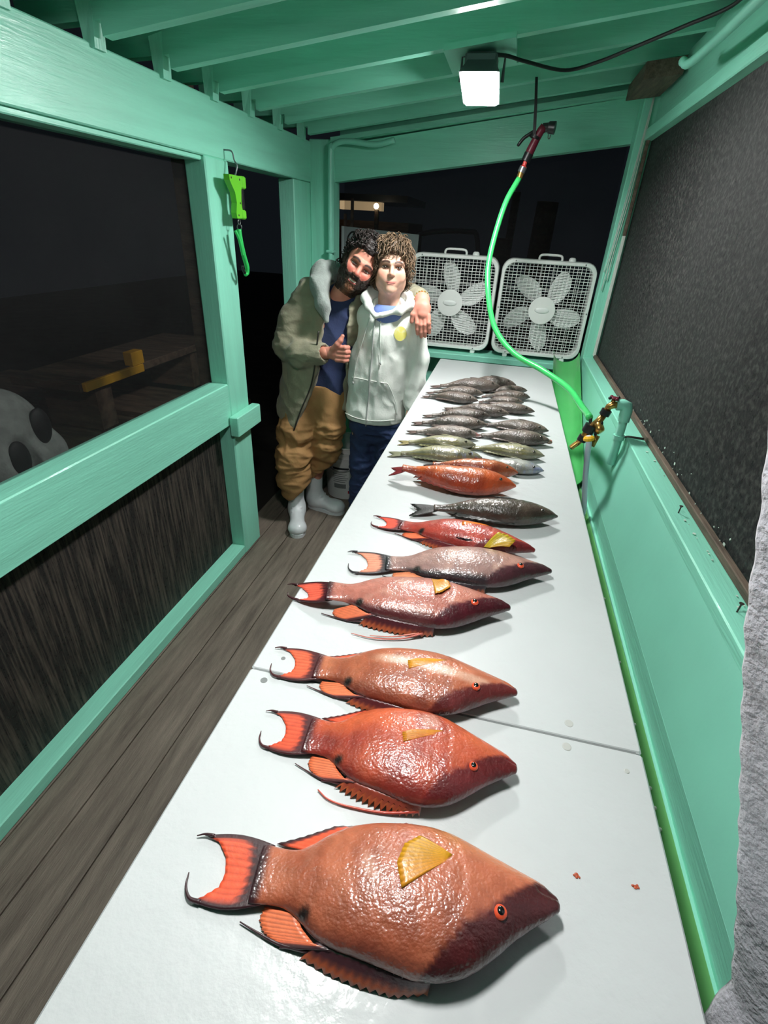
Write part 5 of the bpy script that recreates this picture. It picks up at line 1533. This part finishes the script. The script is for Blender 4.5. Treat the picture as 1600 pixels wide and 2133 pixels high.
l_arm = [(-.742, 2.690, 1.275), (-.575, 2.775, 1.255), (-.470, 2.690, 1.300), (-.412, 2.612, 1.310)]
for i, (ra, rb) in enumerate(((.078, .068), (.068, .056), (.056, .044))):
    g.add(g.cone(l_arm[i], l_arm[i+1], ra, rb), .025)
g.sub(g.cone((-.880, 2.466, 1.026), (-.82, 2.445, 1.044), .036, .040), .006)
V, F = g.mesh()
V = creases(V, F, [(.010, (10, 7, 17), .96, 1.36, .3), (.011, (10, 8, 8), .56, .98, 1.7)])
V = relax(V, F, 1)
jk = np_object('jacket', V, F, 'jacket', man)
jv = V
zp = on_front(jv, [(-.878, 1.09), (-.905, .95), (-.935, .84), (-.985, .72), (-1.030, .60)], .002)
MB().tube(spline([(-.870, zp[0][1], 1.14)]+zp, 5), .0042, 6).build('jacket_zip', 'dark_steel', jk, True)
# hood lining
g = SDF((-1.02, 2.40, 1.12), (-.64, 2.80, 1.48), .005)
g.chain([(-.845, 2.485, 1.185), (-.872, 2.500, 1.255), (-.900, 2.545, 1.335), (-.915, 2.610, 1.385), (-.890, 2.700, 1.385), (-.800, 2.745, 1.360), (-.720, 2.715, 1.335)], [.014, .036, .046, .050, .052, .055, .045], .03)
V, F = g.mesh()
V = folds(V, F, [(.004, (30, 10, 20), .5, 1.1, 1.5)], 4.0, .006, 16)
np_object('hood', V, F, 'hood_grey', man)
boot(man, (-1.072, 2.555, 0), (-.968, 2.300, 0))
boot(man, (-1.030, 2.690, 0), (-.800, 2.655, 0))
# bracelet and ring
cen = Vector((-.3925, 2.556, 1.310)); axv = Vector((.030, -.06, .004)).normalized()
s1 = axv.cross(Vector((0, 0, 1))).normalized(); s2 = axv.cross(s1)
for k in range(16):
    a = 2*PI*k/16
    p = cen+s1*(.0345*math.cos(a))+s2*(.0345*math.sin(a))
    MB().ball(p, (.0052, .0052, .0040), 8, 6).build('bracelet_link', 'gold', man, True)
MB().lathe([(.0105, -.002), (.0125, -.002), (.0125, .002), (.0105, .002)], 14, (-.3365, 2.476, 1.226), (.1, -.2, -1)).build('ring', 'gold', man, True)

# ================================================================== the boy
boy = thing('person', 'person with tousled brown hair in a white zip hoodie and jeans', 'person', (0, 0, 0))
KV, KF = head_mesh(.034, .063, .024, .0105, ny=-.099, full=1.0)
KC, KS = (-.552, 2.590, 1.432), .98
KW, Rb = place(KV, KC, (-.21, .978), math.radians(3), KS, math.radians(-4))
kc = face_colours(KV, (226, 180, 158), (222, 146, 126), (200, 116, 108), .025, brow=(62, 46, 40), under=(150, 104, 90))
g = SDF((-.90, 2.44, .02), (-.30, 2.92, 1.36), .010)
g.chain([(-.605, 2.60, .74), (-.570, 2.60, 1.08)], [.110, .100], .05, (1, .72, 1))
g.add(g.cone((-.57, 2.60, 1.08), (-.553, 2.61, 1.26), .09, .05, (1, .8, 1)), .05)
g.add(g.cone((-.650, 2.60, 1.20), (-.440, 2.59, 1.20), .040, .040), .04)
g.chain([(-.430, 2.59, 1.20), (-.392, 2.59, 1.00), (-.398, 2.56, .81), (-.400, 2.545, .73)], [.040, .034, .026, .030], .02)
g.chain([(-.660, 2.60, 1.20), (-.705, 2.745, 1.03), (-.80, 2.825, .98)], [.040, .034, .026], .02)
g.chain([(-.665, 2.60, .74), (-.680, 2.595, .40), (-.690, 2.62, .07)], [.075, .050, .036], .03)
g.chain([(-.540, 2.60, .74), (-.520, 2.595, .40), (-.510, 2.62, .07)], [.075, .050, .036], .03)
TV, TF = g.mesh()
V, F, C = join_np([(KW, KF, kc), (TV, TF, skincol(len(TV), (226, 180, 158)))])
np_object('body', V, F, 'skin', boy, C)
P = face_parts(boy, Rb, KC, KS, .0085, .034, .48)
lf = lambda x_, z_: front_y(np.stack([KV[:, 0], KV[:, 1], KV[:, 2]], 1), x_, z_, .005)
MB().tube([P(x, lf(x, -.0655+6.5*x*x)+.0006, -.0655+6.5*x*x) for x in np.linspace(-.0215, .0215, 11)], [.0006]+[.0015]*9+[.0006], 6).build('mouth_line', 'lip_dark', boy, True)
MB().tube([P(x, lf(x, -.0705)+.0008, -.0705+4.5*x*x) for x in np.linspace(-.015, .015, 9)], [.001]+[.0022]*7+[.001], 8).build('lower_lip', 'lip_pale', boy, True)
x, y, z = KV[:, 0], KV[:, 1], KV[:, 2]
ax = np.abs(x)
hl = np.interp(ax, [0, .02, .045, .058, .066, .08], [.058, .060, .046, .022, -.018, -.040])
hm = np.where(y < .0, smooth(-.004, .010, z-hl), smooth(-.085, -.065, z))
SV, SF, sk_ = shell(KV, KF, hm, .012+.008*smooth(-.02, .08, z), (.006, .005, .003), 21.0, (40, 90, 190), .5)
SW, _ = place(SV, KC, (-.21, .978), math.radians(3), KS, math.radians(-4))
hb = np.array((106, 86, 66), float)
np_object('hair', SW, SF, 'hair', boy, lin(np.clip(hb*.8*(1+.45*vnoise(SV, (90, 90, 40), 2))[:, None], 0, 255)))
SN = vnormals(SW, SF)
crown = np.array(KC)+np.array(Rb) @ np.array((.01, .03, .13))
pick = [i for i in random.Random(8).sample(range(len(SW)), min(len(SW), 900)) if sk_[i] > .25]
locks = strands(SW, SN, pick, .034, .0026, lambda p: tuple(np.array(p)-crown+np.array((.02*math.sin(p[0]*130), 0, -.02))), hb, 11, .55, .0012, 6)
locks.build('hair_locks', 'hair', boy, True)

# jeans
g = SDF((-.82, 2.46, .05), (-.36, 2.76, .80), .007)
g.add(g.cone((-.605, 2.60, .76), (-.605, 2.60, .68), .135, .138, (1, .74, 1)), .04)
g.chain([(-.660, 2.60, .66), (-.670, 2.595, .40), (-.688, 2.615, .10)], [.082, .068, .062], .03)
g.chain([(-.535, 2.60, .66), (-.520, 2.595, .40), (-.512, 2.615, .10)], [.088, .074, .066], .03)
g.sub(g.plane((0, 0, .065), (0, 0, 1)), .004)
V, F = g.mesh()
V = creases(V, F, [(.012, (8, 6, 16), .1, .66, .9)])
np_object('jeans', V, F, 'jeans', boy)
for sx in (-.692, -.512):
    g = SDF((sx-.07, 2.42, 0), (sx+.07, 2.72, .12), .005)
    g.add(g.cone((sx, 2.64, .05), (sx, 2.52, .035), .045, .040), .02)
    g.add(g.ell((sx, 2.50, .03), (.042, .055, .032)), .03)
    g.sub(g.plane((0, 0, .004), (0, 0, 1)), .003)
    V, F = g.mesh()
    V[:, 2] = np.maximum(V[:, 2], .0)
    np_object('shoe', V, F, 'shoe_dark', boy)
# hoodie
g = SDF((-.92, 2.40, .65), (-.28, 2.92, 1.34), .006)
g.add(g.cone((-.608, 2.60, .70), (-.592, 2.60, .95), .158, .150, (1, .74, 1)), .04)
g.add(g.cone((-.592, 2.60, .95), (-.560, 2.59, 1.14), .150, .135, (1, .76, 1)), .05)
g.add(g.cone((-.660, 2.600, 1.215), (-.435, 2.590, 1.210), .052, .052), .05)
g.add(g.cone((-.56, 2.595, 1.14), (-.553, 2.60, 1.24), .12, .075, (1, .85, 1)), .05)
for a, b, ra, rb in (((-.428, 2.585, 1.205), (-.394, 2.590, 1.04), .062, .056), ((-.394, 2.590, 1.04), (-.392, 2.578, .90), .056, .050), ((-.392, 2.578, .90), (-.400, 2.560, .79), .050, .044)):
    g.add(g.cone(a, b, ra, rb), .012)
for a, b, ra, rb in (((-.665, 2.610, 1.205), (-.705, 2.745, 1.04), .056, .050), ((-.705, 2.745, 1.04), (-.790, 2.818, .985), .050, .040)):
    g.add(g.cone(a, b, ra, rb), .02)
g.add(g.cone((-.608, 2.60, .705), (-.608, 2.60, .70), .162, .160, (1, .74, 1)), .01)
g.sub(g.plane((0, 0, .674), (0, 0, 1)), .006)
g.sub(g.cone((-.556, 2.56, 1.24), (-.553, 2.54, 1.36), .052, .090), .008)
V, F = g.mesh()
V = creases(V, F, [(.010, (12, 8, 5), .70, 1.16, .9), (.004, (18, 12, 8), .75, 1.2, 3.3)])
hv = V = relax(V, F, 1)
hd = np_object('hoodie', V, F, 'hoodie_white', boy)
g = SDF((-.74, 2.42, 1.18), (-.36, 2.76, 1.40), .005)
g.chain([(-.600, 2.474, 1.228), (-.640, 2.500, 1.262), (-.664, 2.555, 1.292), (-.655, 2.630, 1.310), (-.555, 2.690, 1.320), (-.450, 2.625, 1.305), (-.440, 2.545, 1.282), (-.490, 2.495, 1.256), (-.592, 2.474, 1.228)], [.010, .017, .025, .034, .042, .034, .025, .017, .010], .02)
V, F = g.mesh()
V = folds(V, F, [(.003, (30, 12, 20), .5, 1.1, 1.5)], 7.0, .005, 16)
np_object('hood', V, F, 'hoodie_white', boy)
g = SDF((-.68, 2.44, 1.16), (-.42, 2.70, 1.32), .005)
g.add(g.ell((-.553, 2.560, 1.225), (.085, .075, .062)), .01)
g.sub(g.cone((-.553, 2.585, 1.26), (-.553, 2.56, 1.36), .054, .075), .006)
V, F = g.mesh()
np_object('tee_shirt', V, F, 'tee_blue', boy)
zp = on_front(hv, [(-.599+(.028/14)*-k, 1.222-.0395*k) for k in range(15)], .0015)
MB().tube(spline(zp, 3), .0036, 6).build('zip', 'zip_grey', hd, True)
for pts, nm in (([(-.714, .915), (-.66, .918), (-.625, .916)], 'pocket_seam'), ([(-.608, .916), (-.540, .912), (-.515, .900), (-.478, .80), (-.470, .74)], 'pocket_seam'), ([(-.755, .712), (-.70, .706), (-.64, .704), (-.56, .706), (-.48, .712)], 'hem_seam')):
    MB().tube(spline(on_front(hv, pts, .0005), 5), .0026, 6).build(nm, 'hoodie_white', hd, True)
for pts in ([(-.632, 1.215), (-.655, 1.12), (-.690, 1.00), (-.708, .89)], [(-.572, 1.205), (-.566, 1.12), (-.562, 1.06), (-.560, 1.01)]):
    pp = on_front(hv, pts, .006)
    MB().tube(spline(pp, 5), .0026, 6).build('drawstring', 'cord_white', hd, True)
    MB().ball(pp[-1], (.005, .005, .008), 8, 6).build('drawstring_end', 'zip_grey', hd, True)
lg_ = MB()
ring = [(-.473, 1.155)]
fs = []
for rr in (.5, 1.0):
    for k in range(20):
        a = 2*PI*k/20
        ring.append((-.473+.030*rr*math.cos(a), 1.155+.034*rr*math.sin(a)))
yy = [front_y(hv, a_, b_, .02) for a_, b_ in ring]
lp3 = [(a_, .25*q+.75*yy[0]+.10*(a_+.473)-.002, b_) for (a_, b_), q in zip(ring, yy)]
fs = [(0, 1+k, 1+(k+1) % 20) for k in range(20)]+[(1+k, 21+k, 21+(k+1) % 20, 1+(k+1) % 20) for k in range(20)]
lg_.add(lp3, fs).build('round_print', 'logo_yellow', hd, True)
